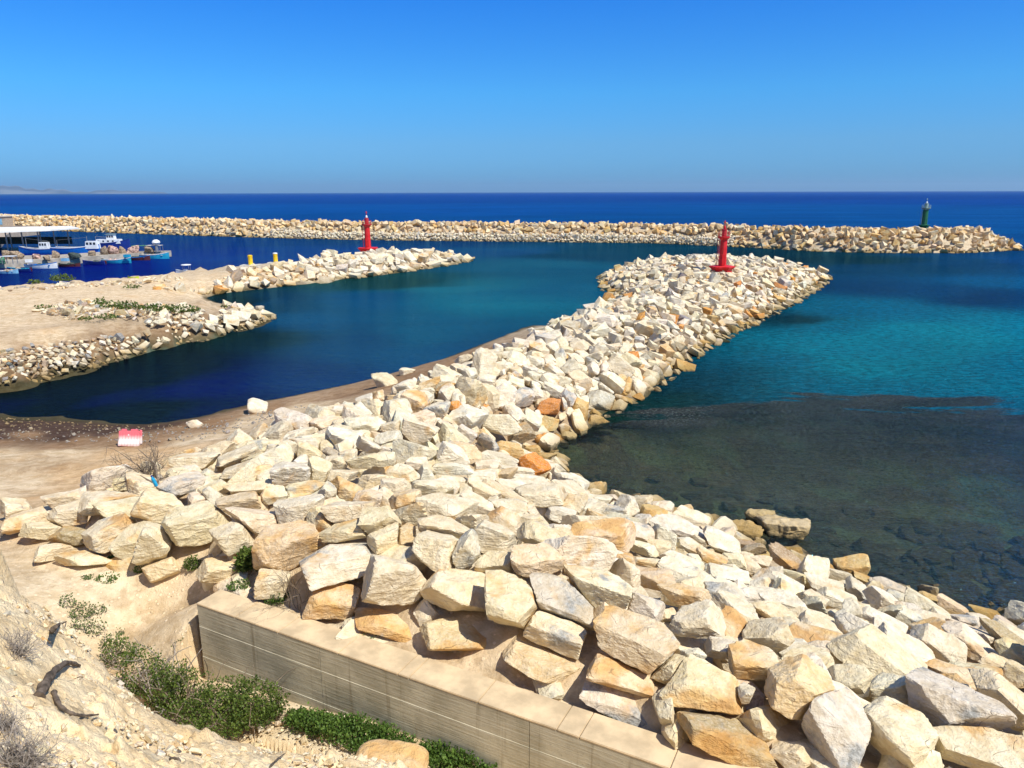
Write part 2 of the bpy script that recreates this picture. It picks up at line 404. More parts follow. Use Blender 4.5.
def leaf_mat(name, c1, c2):
    b = NB(name); pos = b.pos()
    oi = b.attr('leafrnd', 'Fac')
    c = b.mix(oi, c1, c2)
    c = b.mix(b.math('MULTIPLY', b.ramp(b.noise(pos, 3.0, 3), .4, .65), .4), c, tuple(x*.6 for x in c1))
    p = b.n('ShaderNodeBsdfPrincipled'); b.l(c, p.inputs['Base Color']); p.inputs['Roughness'].default_value = .55
    p.inputs['Specular IOR Level'].default_value = .3
    t = b.n('ShaderNodeBsdfTranslucent'); b.l(c, t.inputs[0])
    m = b.n('ShaderNodeMixShader'); m.inputs[0].default_value = .25; b.l(p.outputs[0], m.inputs[1]); b.l(t.outputs[0], m.inputs[2])
    b.l(m.outputs[0], b.out.inputs[0]); return b.m
M['leaf_dark'] = leaf_mat('olive_green_leaves', (.045, .085, .012), (.17, .23, .04))
M['leaf_bright'] = leaf_mat('bright_green_leaves', (.045, .10, .015), (.15, .24, .04))
M['leaf_grey'] = leaf_mat('grey_green_leaves', (.07, .11, .03), (.19, .25, .09))
M['twig'] = simple('grey_brown_twigs', (.22, .17, .12), .9, .3, 20, .1)
M['twig_dry'] = simple('dry_grey_twigs', (.34, .29, .24), .9, .3, 20, .1)
M['root'] = simple('old_grey_root', (.15, .115, .085), .9, .35, 14, .1, .01)
# ------------------------------------------------------------------ terrain control points (pixel, height) -> world
def P3(l): return [at(x, y, z) for x, y, z in l]
shore_px = [(1024, 625), (971, 614), (936, 600), (905, 592), (873, 584), (838, 575), (800, 563), (760, 548), (720, 532), (690, 522), (650, 509), (600, 498),
            (572, 484), (556, 468), (545, 452), (560, 436), (590, 420), (620, 405), (650, 390), (665, 376), (700, 352), (740, 330), (765, 318), (790, 305), (812, 292), (828, 280)]
head_left = [(604, 284), (610, 290), (623, 296), (600, 308), (580, 318), (560, 326)]
east = [at(x, y)[:2] for x, y in shore_px]
east = [np.array((60, 5.)), np.array((40, 9.)), np.array((25., 14.4))] + east
headback = [np.array((45.5, 113.)), np.array((41., 124.)), np.array((33., 130.)), np.array((24., 129.)), np.array((17., 118.)), np.array((13.5, 108.))]
hl = [at(x, y)[:2] for x, y in head_left]
innr = [np.array(q, float) for q in ((2.0, 69.), (-1.6, 61.0), (-5.0, 54.), (-9.5, 47.6), (-12., 45.), (-15., 42.4), (-18, 38.8), (-20.5, 38.0))]
innr += [at(x, y)[:2] for x, y in ((100, 418), (60, 413), (0, 410), (-120, 408))]
innr += [np.array((-52, 42.)), np.array((-60, 46.))]
# peninsula south shore, tip, creek, mole front, mole tip, mole back, north shore
pen = [np.array((-60, 40.)), at(-80, 400)[:2]] + [at(x, y)[:2] for x, y in ((-40, 396), (0, 390), (40, 380), (75, 373), (100, 366), (125, 358), (150, 349), (175, 343), (200, 338), (225, 333), (250, 328), (266, 322), (273, 317), (262, 311), (240, 306),
        (222, 302), (205, 297), (215, 293), (235, 290), (265, 287), (300, 283), (335, 279), (370, 276), (405, 271), (430, 268), (455, 264), (467, 260))]
pen += [np.array(q, float) for q in ((-9.0, 139.), (-13., 142.), (-20, 139), (-28, 132.), (-36, 129), (-43, 123.5), (-50, 118))]
pen += [at(x, y)[:2] for x, y in ((165, 273), (135, 276), (100, 279), (50, 282), (0, 285), (-120, 290))]
def densify(pts, step):
    out = []
    for a, b_ in zip(pts[:-1], pts[1:]):
        n = max(1, int(np.hypot(*(b_-a))/step))
        for k in range(n): out.append(a+(b_-a)*k/n)
    out.append(pts[-1]); return out
line1 = densify(east+headback+hl+innr, 2.2)
line2 = densify(pen, 2.6)
ctrl = [(p[0], p[1], 0.0) for p in line1+line2]
def offs(pts, d, z, closed=False):
    """points offset to the right-hand side of the direction of travel"""
    pts = np.array(pts); t = np.gradient(pts, axis=0); t /= np.linalg.norm(t, axis=1)[:, None]+1e-9
    n = np.stack([t[:, 1], -t[:, 0]], 1); q = pts+n*d
    keep = []
    for k in range(0, len(q), 2):
        dmin = np.min(np.hypot(*(np.array(pts)-q[k]).T))
        if dmin > abs(d)*.85: keep.append((q[k][0], q[k][1], z))
    return keep
E1 = densify(east+headback+hl+innr, 2.2)
ctrl += offs(E1, 2.0, -.75) + offs(E1, 5, -1.1) + offs(E1, 12, -2.2) + offs(E1, 26, -3.5)
ctrl += offs(line2, 1.6, -.7) + offs(line2, 6, -2.4) if False else []
L2 = np.array(line2)
ctrl += offs(line2[::-1], -2.2, -.6) + offs(line2[::-1], -6, -1.8)
ctrl += [(x, y, -4) for x in (-10, 10, 40, 80, 130) for y in (150, 190, 260)] + [(x, y, -3) for x in (60, 90, 130) for y in (20, 50, 80, 110)]
ctrl += [(x, y, -3) for x, y in ((-40, 160), (-80, 150), (-110, 140), (-140, 160), (-60, 180), (-120, 200))]
land = [
    # gully in front of the wall and sand left of it
    (150, 640, 1.9), (170, 605, 2.35), (120, 600, 2.5), (90, 585, 2.7), (60, 568, 2.8), (130, 580, 2.65), (200, 590, 2.75), (190, 640, 1.75), (215, 583, 3.0), (240, 583, 3.2),
    (10, 545, 2.9), (20, 560, 2.9),
    # sand between wall and toe of the pile
    (290, 612, 3.28), (340, 628, 3.28), (420, 650, 3.28), (500, 684, 3.28), (560, 702, 3.28), (640, 732, 3.28), (740, 763, 3.28), (830, 800, 3.28), (270, 603, 3.28), (380, 640, 3.28), (460, 667, 3.28),
    # toe
    (300, 605, 3.35), (333, 612, 3.35), (390, 632, 3.35), (460, 652, 3.35), (530, 676, 3.35), (600, 705, 3.35), (670, 735, 3.35), (740, 757, 3.35),
    # pile crest, front rows
    (340, 545, 4.3), (400, 540, 4.4), (460, 560, 4.3), (520, 575, 4.3), (580, 590, 4.2), (640, 630, 3.9), (700, 675, 3.8), (760, 690, 3.7), (830, 710, 3.5), (900, 720, 3.2), (990, 730, 2.9),
    (230, 545, 3.9), (180, 520, 3.8), (110, 515, 3.5), (60, 510, 3.2), (20, 515, 2.9),
    (400, 500, 4.1), (300, 505, 4.1), (240, 480, 3.6), (180, 475, 3.0), (130, 480, 2.9), (300, 460, 3.6), (400, 460, 3.7), (350, 430, 3.3), (400, 420, 3.2), (470, 400, 2.9),
    (480, 500, 2.7), (480, 460, 1.7), (520, 470, .6), (520, 430, 1.0), (500, 450, 1.1), (540, 500, 1.2), (600, 530, 1.5), (570, 560, 2.8), (650, 570, 2.2), (680, 545, 1.0), (720, 580, 1.7), (720, 625, 2.8), (780, 600, 1.3),
    (760, 570, .5), (830, 650, 2.4), (850, 610, 1.0), (900, 640, 1.6), (930, 615, .35), (960, 660, 1.7), (1000, 640, .35), (1010, 690, 2.1), (820, 590, .6), (880, 610, .6),
    # upper sand road
    (0, 425, .35), (0, 450, 1.0), (0, 480, 1.7), (60, 485, 1.9), (60, 450, 1.1), (130, 465, 1.9), (100, 430, .55), (170, 448, 1.5), (220, 435, 1.4), (260, 422, 1.1), (310, 405, .9), (250, 409, .5), (200, 423, .45), (360, 388, 1.2),
    (-100, 450, 1.2), (-100, 520, 2.6), (-200, 480, 2.6), (-300, 600, 4),
    # jetty crest and shoulders
    (420, 375, 1.9), (450, 385, 2.5), (480, 352, 1.7), (500, 370, 2.5), (540, 350, 2.4), (560, 330, 1.7), (600, 325, 2.3), (640, 305, 2.3), (660, 290, 2.3), (700, 280, 2.3), (722, 271, 2.4), (750, 270, 2.3), (780, 275, 2.0),
    (560, 400, 1.5), (620, 365, 1.6), (670, 335, 1.5), (730, 303, 1.4), (785, 288, 1.0), (700, 330, .9), (640, 380, .5), (625, 277, 1.6), (640, 268, 1.9), (665, 262, 2.1), (700, 261, 2.1), (740, 261, 2.0), (790, 267, 1.7), (580, 350, 2.3),
    # peninsula
    (0, 350, 1.4), (0, 320, 1.5), (60, 345, 1.3), (60, 320, 1.6), (100, 335, 1.5), (100, 318, 1.9), (150, 330, 1.3), (150, 315, 1.9), (200, 322, 1.3), (200, 310, 1.6), (240, 315, .9), (160, 303, 1.5), (100, 303, 1.4), (40, 300, 1.4), (0, 300, 1.3),
    (0, 290, 1.2), (60, 288, 1.2), (120, 283, 1.2), (180, 279, 1.2), (225, 271, 1.2), (180, 288, 1.2), (20, 375, .6), (70, 362, .7), (-100, 350, 1.5), (-100, 300, 1.3), (-60, 380, .8),
    (250, 270, 1.6), (300, 268, 1.7), (340, 260, 1.8), (380, 255, 1.9), (420, 253, 1.6), (445, 257, 1.0), (240, 278, 1.1), (320, 273, 1.1), (400, 263, 1.2),
]
ctrl += [tuple(p) for p in P3(land)]
bank = [(0, 545, 7.6), (-80, 560, 8.4), (0, 600, 8.1), (0, 650, 8.4), (0, 700, 8.6), (0, 768, 8.9), (30, 580, 7.5), (60, 620, 7.4), (95, 652, 7.2), (130, 692, 7.0), (190, 735, 6.7), (260, 748, 6.5), (330, 752, 6.3), (400, 762, 6.0),
        (60, 680, 7.9), (60, 730, 8.2), (130, 740, 7.6), (200, 768, 7.3), (300, 790, 6.8), (100, 790, 8.4)]
ctrl += [tuple(p) for p in P3(bank)]
bc = P3([(0, 545, 7.6), (30, 580, 7.5), (60, 620, 7.4), (95, 652, 7.2), (130, 692, 7.0), (190, 735, 6.7), (260, 748, 6.5), (330, 752, 6.3), (400, 762, 6.0)])
for q in bc:
    d = q[:2]/np.hypot(*q[:2]); ctrl.append((q[0]+d[0]*1.0, q[1]+d[1]*1.0, q[2]-1.5)); ctrl.append((q[0]+d[0]*2.2, q[1]+d[1]*2.2, q[2]-3.2))
ctrl += [(-9, 12.3, 2.3), (-7.5, 12.0, 2.0), (-5.5, 12.0, 1.9), (-3.5, 11.3, 1.9), (-1.2, 10.4, 1.8), (1.5, 9.3, 1.8), (4, 8.3, 2), (9, 6.3, 2.4), (-6.9, 13.6, 1.6), (-4, 12.7, 1.5), (-1.5, 11.7, 1.5), (1, 10.6, 1.5), (3.5, 9.6, 1.6), (8, 7.7, 1.8),
         (2, 7, 3.6), (2.5, 5, 5.4), (5, 4.5, 5.6), (8, 3, 6.5), (0, 0, 10.3), (-3, 0, 10.4), (3, 0, 10.0), (0, 2.2, 9.6), (2, 2.5, 8.6), (-3, 2.5, 9.6), (-9, 0, 10.8), (-9, 5, 9.6), (-14, 8, 8.8), (-20, 10, 8), (-13, 12.5, 6.0), (-15, 15, 4.2), (-22, 20, 4), (-30, 22, 4.5),
         (-20, 0, 11), (20, 0, 8), (14, 5, 4.5), (14, 8.6, 3.4), (20, 9.5, 3.2), (20, 12.0, 2.0), (12, 9.5, 3.2), (12, 12.5, 2.8), (14, 15.4, 1.8), (30, 6, 3), (40, 2, 5), (60, -5, 8), (-30, 0, 12), (-60, 10, 10), (-60, 25, 5), (-100, 30, 8),
         (-90, 60, 2), (-120, 60, 3), (-90, 95, 1.5), (-140, 100, 2), (-60, 75, 1.5)]
C = np.array(ctrl)
def inside(Pq, poly):
    x, y = Pq[:, 0], Pq[:, 1]; c = np.zeros(len(Pq), bool); n = len(poly); j = n-1
    for i in range(n):
        xi, yi = poly[i]; xj, yj = poly[j]
        m = ((yi > y) != (yj > y)) & (x < (xj-xi)*(y-yi)/(yj-yi+1e-12)+xi); c ^= m; j = i
    return c
main_poly = np.array(east+headback+hl+innr+[np.array((-60, -20.)), np.array((60, -20.))]); pen_poly = np.array(pen+[np.array((-130, 100.)), np.array((-130, 45.))])
C = C[~((C[:, 2] < -.01) & (inside(C, main_poly) | inside(C, pen_poly)))]
# drop near-duplicates (keep the later, more specific, point)
keep = np.ones(len(C), bool)
for i in range(len(C)):
    d = np.hypot(*(C[i+1:, :2]-C[i, :2]).T)
    if len(d) and d.min() < .25: keep[i] = False
C = C[keep]
Dm = np.sqrt(((C[:, None, :2]-C[None, :, :2])**2).sum(-1)+1e-4)
A = np.block([[Dm, np.ones((len(C), 1)), C[:, :2]], [np.ones((1, len(C))), np.zeros((1, 3))], [C[:, :2].T, np.zeros((2, 3))]])
wts = np.linalg.solve(A+np.diag([1e-6]*len(C)+[0]*3), np.concatenate([C[:, 2], np.zeros(3)]))
WALLZ = 3.4
wall_front = [at(x, y, WALLZ)[:2] for x, y in ((195.5, 602), (280, 635), (338, 657), (397, 677), (438, 690), (485, 706), (561, 733), (617, 752), (664, 769))]
wf0, wf1 = wall_front[0], wall_front[-1]; wd = (wf1-wf0)/np.linalg.norm(wf1-wf0)
wn = np.array((wd[1], -wd[0])); WTH = .66          # wn: towards the camera side
def terrain(XY):
    XY = np.atleast_2d(np.asarray(XY, float)); out = np.empty(len(XY))
    for k in range(0, len(XY), 20000):
        q = XY[k:k+20000]
        D = np.sqrt((q[:, None, 0]-C[None, :, 0])**2+(q[:, None, 1]-C[None, :, 1])**2+1e-4)
        out[k:k+20000] = D@wts[:len(C)]+wts[len(C)]+q@wts[len(C)+1:]
    # the wall retains the ground behind it
    t = (XY-wf0)@wd; s_ = (XY-wf0)@wn
    back = (t > .12) & (t < 22) & (s_ < -WTH/2) & (s_ > -3.2)
    out = np.where(back, np.maximum(out, 3.27-.0*s_), out)
    left = (t <= .12) & (t > -6.0) & (s_ < 4) & (s_ > -3.2)      # sand slope round the wall's end
    dl = np.hypot(.12-t, np.maximum(0, s_+WTH)*1.5)
    out = np.where(left, np.maximum(out, 3.27-.50*dl), out)
    front = (t > -.3) & (t < 22) & (s_ >= -WTH/2) & (s_ < 1.0)
    out = np.where(front, np.clip(out, 1.5+.14*np.clip(t, 0, 4.2), 1.5+.14*np.clip(t, 0, 4.2)+np.clip(s_-.1, 0, 1)*.5), out)
    return out
def hit(px, py, lift=0.0):
    """point of the terrain (raised by lift) seen at a pixel of the reference view"""
    d = ray(px, py); d = d/np.linalg.norm(d); t = np.concatenate([np.arange(3, 40, .06), np.arange(40, 260, .4)])
    Pp = CAM+d*t[:, None]; g = Pp[:, 2]-(terrain(Pp[:, :2])+lift); i = np.argmax(g < 0)
    if not (g < 0).any(): return at(px, py, 0)
    a = g[i-1]/(g[i-1]-g[i]); return Pp[i-1]*(1-a)+Pp[i]*a

# coverage of the pile beyond the traced stones, as one outline on the ground
cov = P3([(45, 500, 3), (160, 476, 2.8), (190, 458, 2.4), (235, 448, 2.4), (305, 426, 2.4), (358, 414, 2.4), (392, 400, 2.2), (425, 385, 2.1), (455, 375, 2.1), (492, 360, 2.0), (524, 345, 1.9), (550, 328, 1.4), (580, 312, .8), (608, 300, .6)])
cov = [p[:2] for p in cov] + [at(604, 284)[:2]-np.array((.5, 0)), np.array((12.6, 108.)), np.array((16.5, 118.5)), np.array((24., 129.8)), np.array((33., 130.8)), np.array((41.5, 124.6)), np.array((46.2, 113.))]
sh = [at(x, y)[:2] for x, y in shore_px][::-1]; shm = np.array(sh); tdir = np.gradient(shm, axis=0); tdir /= np.linalg.norm(tdir, axis=1)[:, None]
cov += [p+np.array((-t[1], t[0]))*(.7 if p[1] > 30.5 else .15) for p, t in zip(shm, tdir)]
cov += [np.array((25., 17.8)), np.array((25., 9.)), np.array((12., 7.6))] + [p[:2] for p in P3([(740, 762, 3.3), (640, 722, 3.3), (560, 694, 3.3), (450, 650, 3.3), (330, 616, 3.3), (250, 592, 3.3), (160, 572, 2.8), (60, 560, 2.8), (22, 535, 2.8), (12, 512, 2.8)])]
cov = np.array(cov)
# ------------------------------------------------------------------ ground sheet
zc = dict(sand=(.72, .57, .37), road=(.70, .49, .27), brown=(.33, .21, .115), pale=(.76, .63, .43), weed=(.080, .048, .034), bank=(.88, .70, .43), wet=(.085, .072, .035), bed=(.095, .075, .048), bedg=(.12, .14, .075), rub=(.56, .47, .33), bedt=(.10, .22, .18))
zpts = [(-60, 420, .2, 'weed'), (-60, 432, .5, 'weed'), (0, 418, .1, 'weed'), (30, 418, .2, 'weed'), (30, 426, .35, 'weed'), (90, 418, .2, 'weed'), (90, 427, .35, 'weed'), (120, 428, .4, 'weed'), (135, 422, .2, 'weed'), (165, 427, .3, 'weed'), (0, 432, .5, 'weed'), (60, 431, .5, 'weed'), (60, 437, .6, 'weed'), (0, 438, .6, 'weed'), (110, 433, .5, 'weed'), (-60, 438, .6, 'weed'), (60, 444, .8, 'brown'), (120, 436, .6, 'brown'), (0, 411, 0, 'weed'), (60, 413, 0, 'weed'), (0, 425, .3, 'weed'), (60, 424, .4, 'weed'), (110, 424, .3, 'weed'), (150, 428, .3, 'weed'), (30, 432, .5, 'brown'), (90, 436, .7, 'brown'), (180, 430, .4, 'brown'), (150, 440, .8, 'brown'), (0, 440, .7, 'brown'),
        (0, 455, 1.1, 'sand'), (60, 450, 1, 'sand'), (110, 450, 1.2, 'road'), (160, 450, 1.4, 'road'), (80, 470, 1.8, 'road'), (30, 480, 1.8, 'sand'), (130, 465, 1.9, 'road'), (200, 437, 1.2, 'sand'), (250, 422, 1, 'sand'), (215, 425, .6, 'brown'), (270, 408, .6, 'brown'), (300, 410, .9, 'sand'), (350, 395, 1.2, 'brown'),
        (100, 480, 2.2, 'road'), (420, 375, 1.9, 'brown'), (480, 355, 1.6, 'brown'), (150, 620, 2.2, 'sand'), (180, 600, 2.5, 'sand'), (100, 585, 2.7, 'pale'), (200, 660, 1.7, 'sand'), (300, 612, 3.3, 'pale'), (450, 665, 3.3, 'sand'), (600, 720, 3.3, 'sand'), (740, 765, 3.3, 'sand'),
        (0, 600, 8.1, 'bank'), (60, 650, 7.8, 'bank'), (100, 740, 8, 'bank'), (250, 760, 6.6, 'bank'), (400, 765, 6, 'bank'), (0, 700, 8.6, 'bank'), (20, 570, 7.5, 'bank'),
        (350, 560, 4, 'rub'), (500, 540, 3.5, 'rub'), (650, 600, 3, 'rub'), (800, 640, 3, 'rub'), (950, 700, 3, 'rub'), (300, 480, 4, 'rub'), (450, 440, 3, 'rub'), (550, 360, 2, 'rub'), (650, 320, 2, 'rub'), (720, 270, 2, 'rub'),
        (0, 350, 1.4, 'sand'), (60, 335, 1.5, 'sand'), (0, 320, 1.5, 'sand'), (40, 300, 1.4, 'sand'), (120, 290, 1.3, 'sand'), (200, 280, 1.2, 'sand'), (100, 303, 1.4, 'sand'), (0, 290, 1.2, 'sand'), (150, 318, 1.6, 'rub'), (200, 315, 1.5, 'rub'), (90, 352, 1.0, 'brown'), (130, 340, 1.0, 'brown'), (180, 330, 1.0, 'brown'), (50, 362, .8, 'brown'), (10, 370, .8, 'brown'), (30, 355, 1, 'brown'), (75, 357, .9, 'brown'), (110, 347, 1, 'brown'), (155, 338, 1, 'brown'), (-20, 372, .8, 'brown'), (100, 358, .7, 'brown'),
        (230, 325, .8, 'brown'), (120, 350, .8, 'brown'), (130, 333, 1.2, 'sand'), (60, 350, 1.1, 'road'), (300, 265, 1.7, 'rub'), (400, 255, 1.7, 'rub')]
ZP = np.array([at(x, y, z)[:2] for x, y, z, _ in zpts]); ZCc = np.array([zc[k] for *_, k in zpts])
ZP = np.vstack([ZP, [(-3, 2), (3, 2), (10, 3), (-15, 8), (-30, 15), (-80, 60), (-120, 80), (30, 8), (-5, 10.5), (0, 9), (4, 7)]]); ZCc = np.vstack([ZCc, [zc['bank']]*5+[zc['sand']]*2+[zc['bank']]*4])
def lp(XY): r = np.hypot(XY[:, 0], XY[:, 1]); return np.stack([np.arctan2(XY[:, 0], XY[:, 1])*1.6, np.log(r+.5)*1.3], 1)
def idw(XY, Pp, Cc, pw=3.5):
    a = lp(XY); b_ = lp(Pp); out = np.empty((len(XY), Cc.shape[1]))
    for k in range(0, len(XY), 20000):
        d = np.sqrt(((a[k:k+20000, None]-b_[None])**2).sum(-1))+.004
        w = d**-pw; out[k:k+20000] = (w@Cc)/w.sum(1)[:, None]
    return out
def build_ground():
    rs = [1.2, 1.6, 2.0, 2.4]
    while rs[-1] < 330:
        r = rs[-1]; rs.append(r*(1.0065 if 3.2 < r < 16 else (1.013 if r < 60 else 1.03)))
    rs = np.array(rs)
    th = np.concatenate([np.radians(np.linspace(-178, -48, 66)), np.radians(np.arange(-46, 40, .16)), np.radians(np.linspace(41, 178, 60))])
    RR, TT = np.meshgrid(rs, th, indexing='ij'); X = (RR*np.sin(TT)).ravel(); Y = (RR*np.cos(TT)).ravel()
    XY = np.stack([X, Y], 1); Z = terrain(np.stack([X, np.maximum(Y, -15)], 1)); 
    # far out the sea bed just stays down
    rr = np.hypot(X, Y)
    Z = np.where((rr > 230) & (Z > -3), -4+0*Z, Z)
    Z = np.where((rr > 150) & (X > -60), np.minimum(Z, -2.5), Z)
    P0 = np.stack([X, Y, Z], 1)
    nearw = 1-sstep(8.5, 12.5, rr); bankw = nearw*sstep(4.0, 5.5, Z)
    nse = fbm(np.stack([X*.5, Y*.5, Z*0], 1), 3, 4)*.16*sstep(.4, 1.3, Z) + fbm(np.stack([X*2.2, Y*2.2, Z*0], 1), 8, 3)*.04
    w1, i1 = worley(XY*3.3+.35*fbm(P0*2, 4, 2)[:, None], 2); w2, i2 = worley(XY*9+.4*fbm(P0*5, 5, 2)[:, None], 21); w3, i3 = worley(XY*19, 33)
    clod = (.5-w1)*.17*(.3+i1) + (.5-w2)*.15*(.1+i2) + (.5-w3)*.075*(.1+i3) + fbm(P0*np.array([1.3, 1.3, 0])+5, 12, 5)*.24 - sstep(.25, .5, fbm(P0*np.array([3.1, 3.1, 0])+3, 19, 3))*.14
    edge = sstep(.0, .9, np.abs(fbm(P0*np.array([1.7, 1.7, 0]), 45, 3)))
    Z2 = Z + nse*(1-bankw) + clod*bankw*(.55+.8*edge)
    # rubble roughness on brown earth shore of the peninsula
    rgh_ = sstep(38, 46, Y)*(1-sstep(-18, -8, X))*sstep(.1, .6, Z); bl = sstep(1.35, .9, Z)*.6+.25
    Z2 = Z2+rgh_*bl*(fbm(np.stack([X*.8, Y*.8, Z*0], 1), 23, 5)*.75-(worley(XY*1.3, 27)[0]-.4)*.25)
    jig = fbm(np.stack([X*.35, Y*.35, 0*X], 1), 51, 4)
    colr = idw(XY+np.stack([jig*1.2, fbm(np.stack([X*.35, Y*.35, 0*X+9], 1), 52, 4)*1.2], 1)*np.clip(rr/40, .2, 1.5)[:, None], ZP, ZCc)
    ss = np.array(densify([at(x, y)[:2] for x, y in ((-90, 402), (0, 390), (75, 373), (125, 358), (175, 343), (225, 333), (273, 317))], 1.5)); pm = (Y > 38) & (X < -12) & (Y < 95); dS = np.full(len(X), 99.)
    dS[pm] = np.min(np.hypot(X[pm][:, None]-ss[None, :, 0], Y[pm][:, None]-ss[None, :, 1]), 1)
    nb = fbm(np.stack([X*.5, Y*.5, 0*X], 1), 91, 5); bf = ((1-sstep(2.2, 6.5, dS+nb*4.0))*.85)[:, None]; colr = colr*(1-bf)+np.array((.27, .175, .095))*bf
    rel = (1-sstep(5, 8, dS)); Z2 = Z2+rel*sstep(.05, .5, Z)*(fbm(np.stack([X*1.1, Y*1.1, 0*X], 1), 92, 5)*.45+(.45-worley(XY*1.8, 93)[0])*.22-.22)
    alg = ((1-sstep(.25, .75, Z2+nb*.35))*(1-sstep(9, 12, dS)))[:, None]; colr = colr*(1-alg)+np.array((.060, .055, .028))*alg
    wetm = (1-sstep(.05, .32, Z2+jig*.1))[:, None]; colr = colr*(1-wetm)+np.array(zc['wet'])*wetm
    # sea bed: weed-dark rubble with green and sandy patches
    bn = fbm(np.stack([X*.45, Y*.45, 0*X], 1), 61, 5)
    bn2 = sstep(-.05, .3, bn)[:, None]; bedc = np.array(zc['bed'])*(1-bn2)+np.array(zc['bedg'])*bn2
    bn3 = sstep(.15, .45, fbm(np.stack([X*.18+4, Y*.3, 0*X], 1), 66, 4))[:, None]*.8; bedc = bedc*(1-bn3)+np.array(zc['bedt'])*bn3
    um = (1-sstep(-.35, -.05, Z2))[:, None]; colr = colr*(1-um)+bedc*um
    Z2 = np.where(Z2 < -.15, Z2+fbm(np.stack([X*.9, Y*.9, 0*X], 1), 71, 4)*.28*sstep(.15, .8, -Z2), Z2)
    cb_ = np.array(densify([np.array(q, float) for q in cov]+[np.array(cov[0], float)], .5)); ic = inside(XY, cov) & (Z2 > .2); dc = np.zeros(len(X)); idx = np.where(ic)[0]
    for k in range(0, len(idx), 4000):
        q = XY[idx[k:k+4000]]; dc[idx[k:k+4000]] = np.min(np.hypot(q[:, None, 0]-cb_[None, :, 0], q[:, None, 1]-cb_[None, :, 1]), 1)
    Z2 = Z2-.42*sstep(.25, 1.6, dc)*np.clip((Z2-.2)/.6, 0, 1)
    V = np.stack([X, Y, Z2], 1); nr, ntc = len(rs), len(th)
    i, j = np.meshgrid(np.arange(nr-1), np.arange(ntc-1), indexing='ij'); a = (i*ntc+j).ravel()
    Fc = np.stack([a, a+ntc, a+ntc+1, a+1], 1)[:, ::-1]
    # cap in the middle
    me = raw_mesh('ground', V, Fc, M['ground'], True, {'zone': colr})
    tag(link('ground', me), kind='structure')
build_ground()

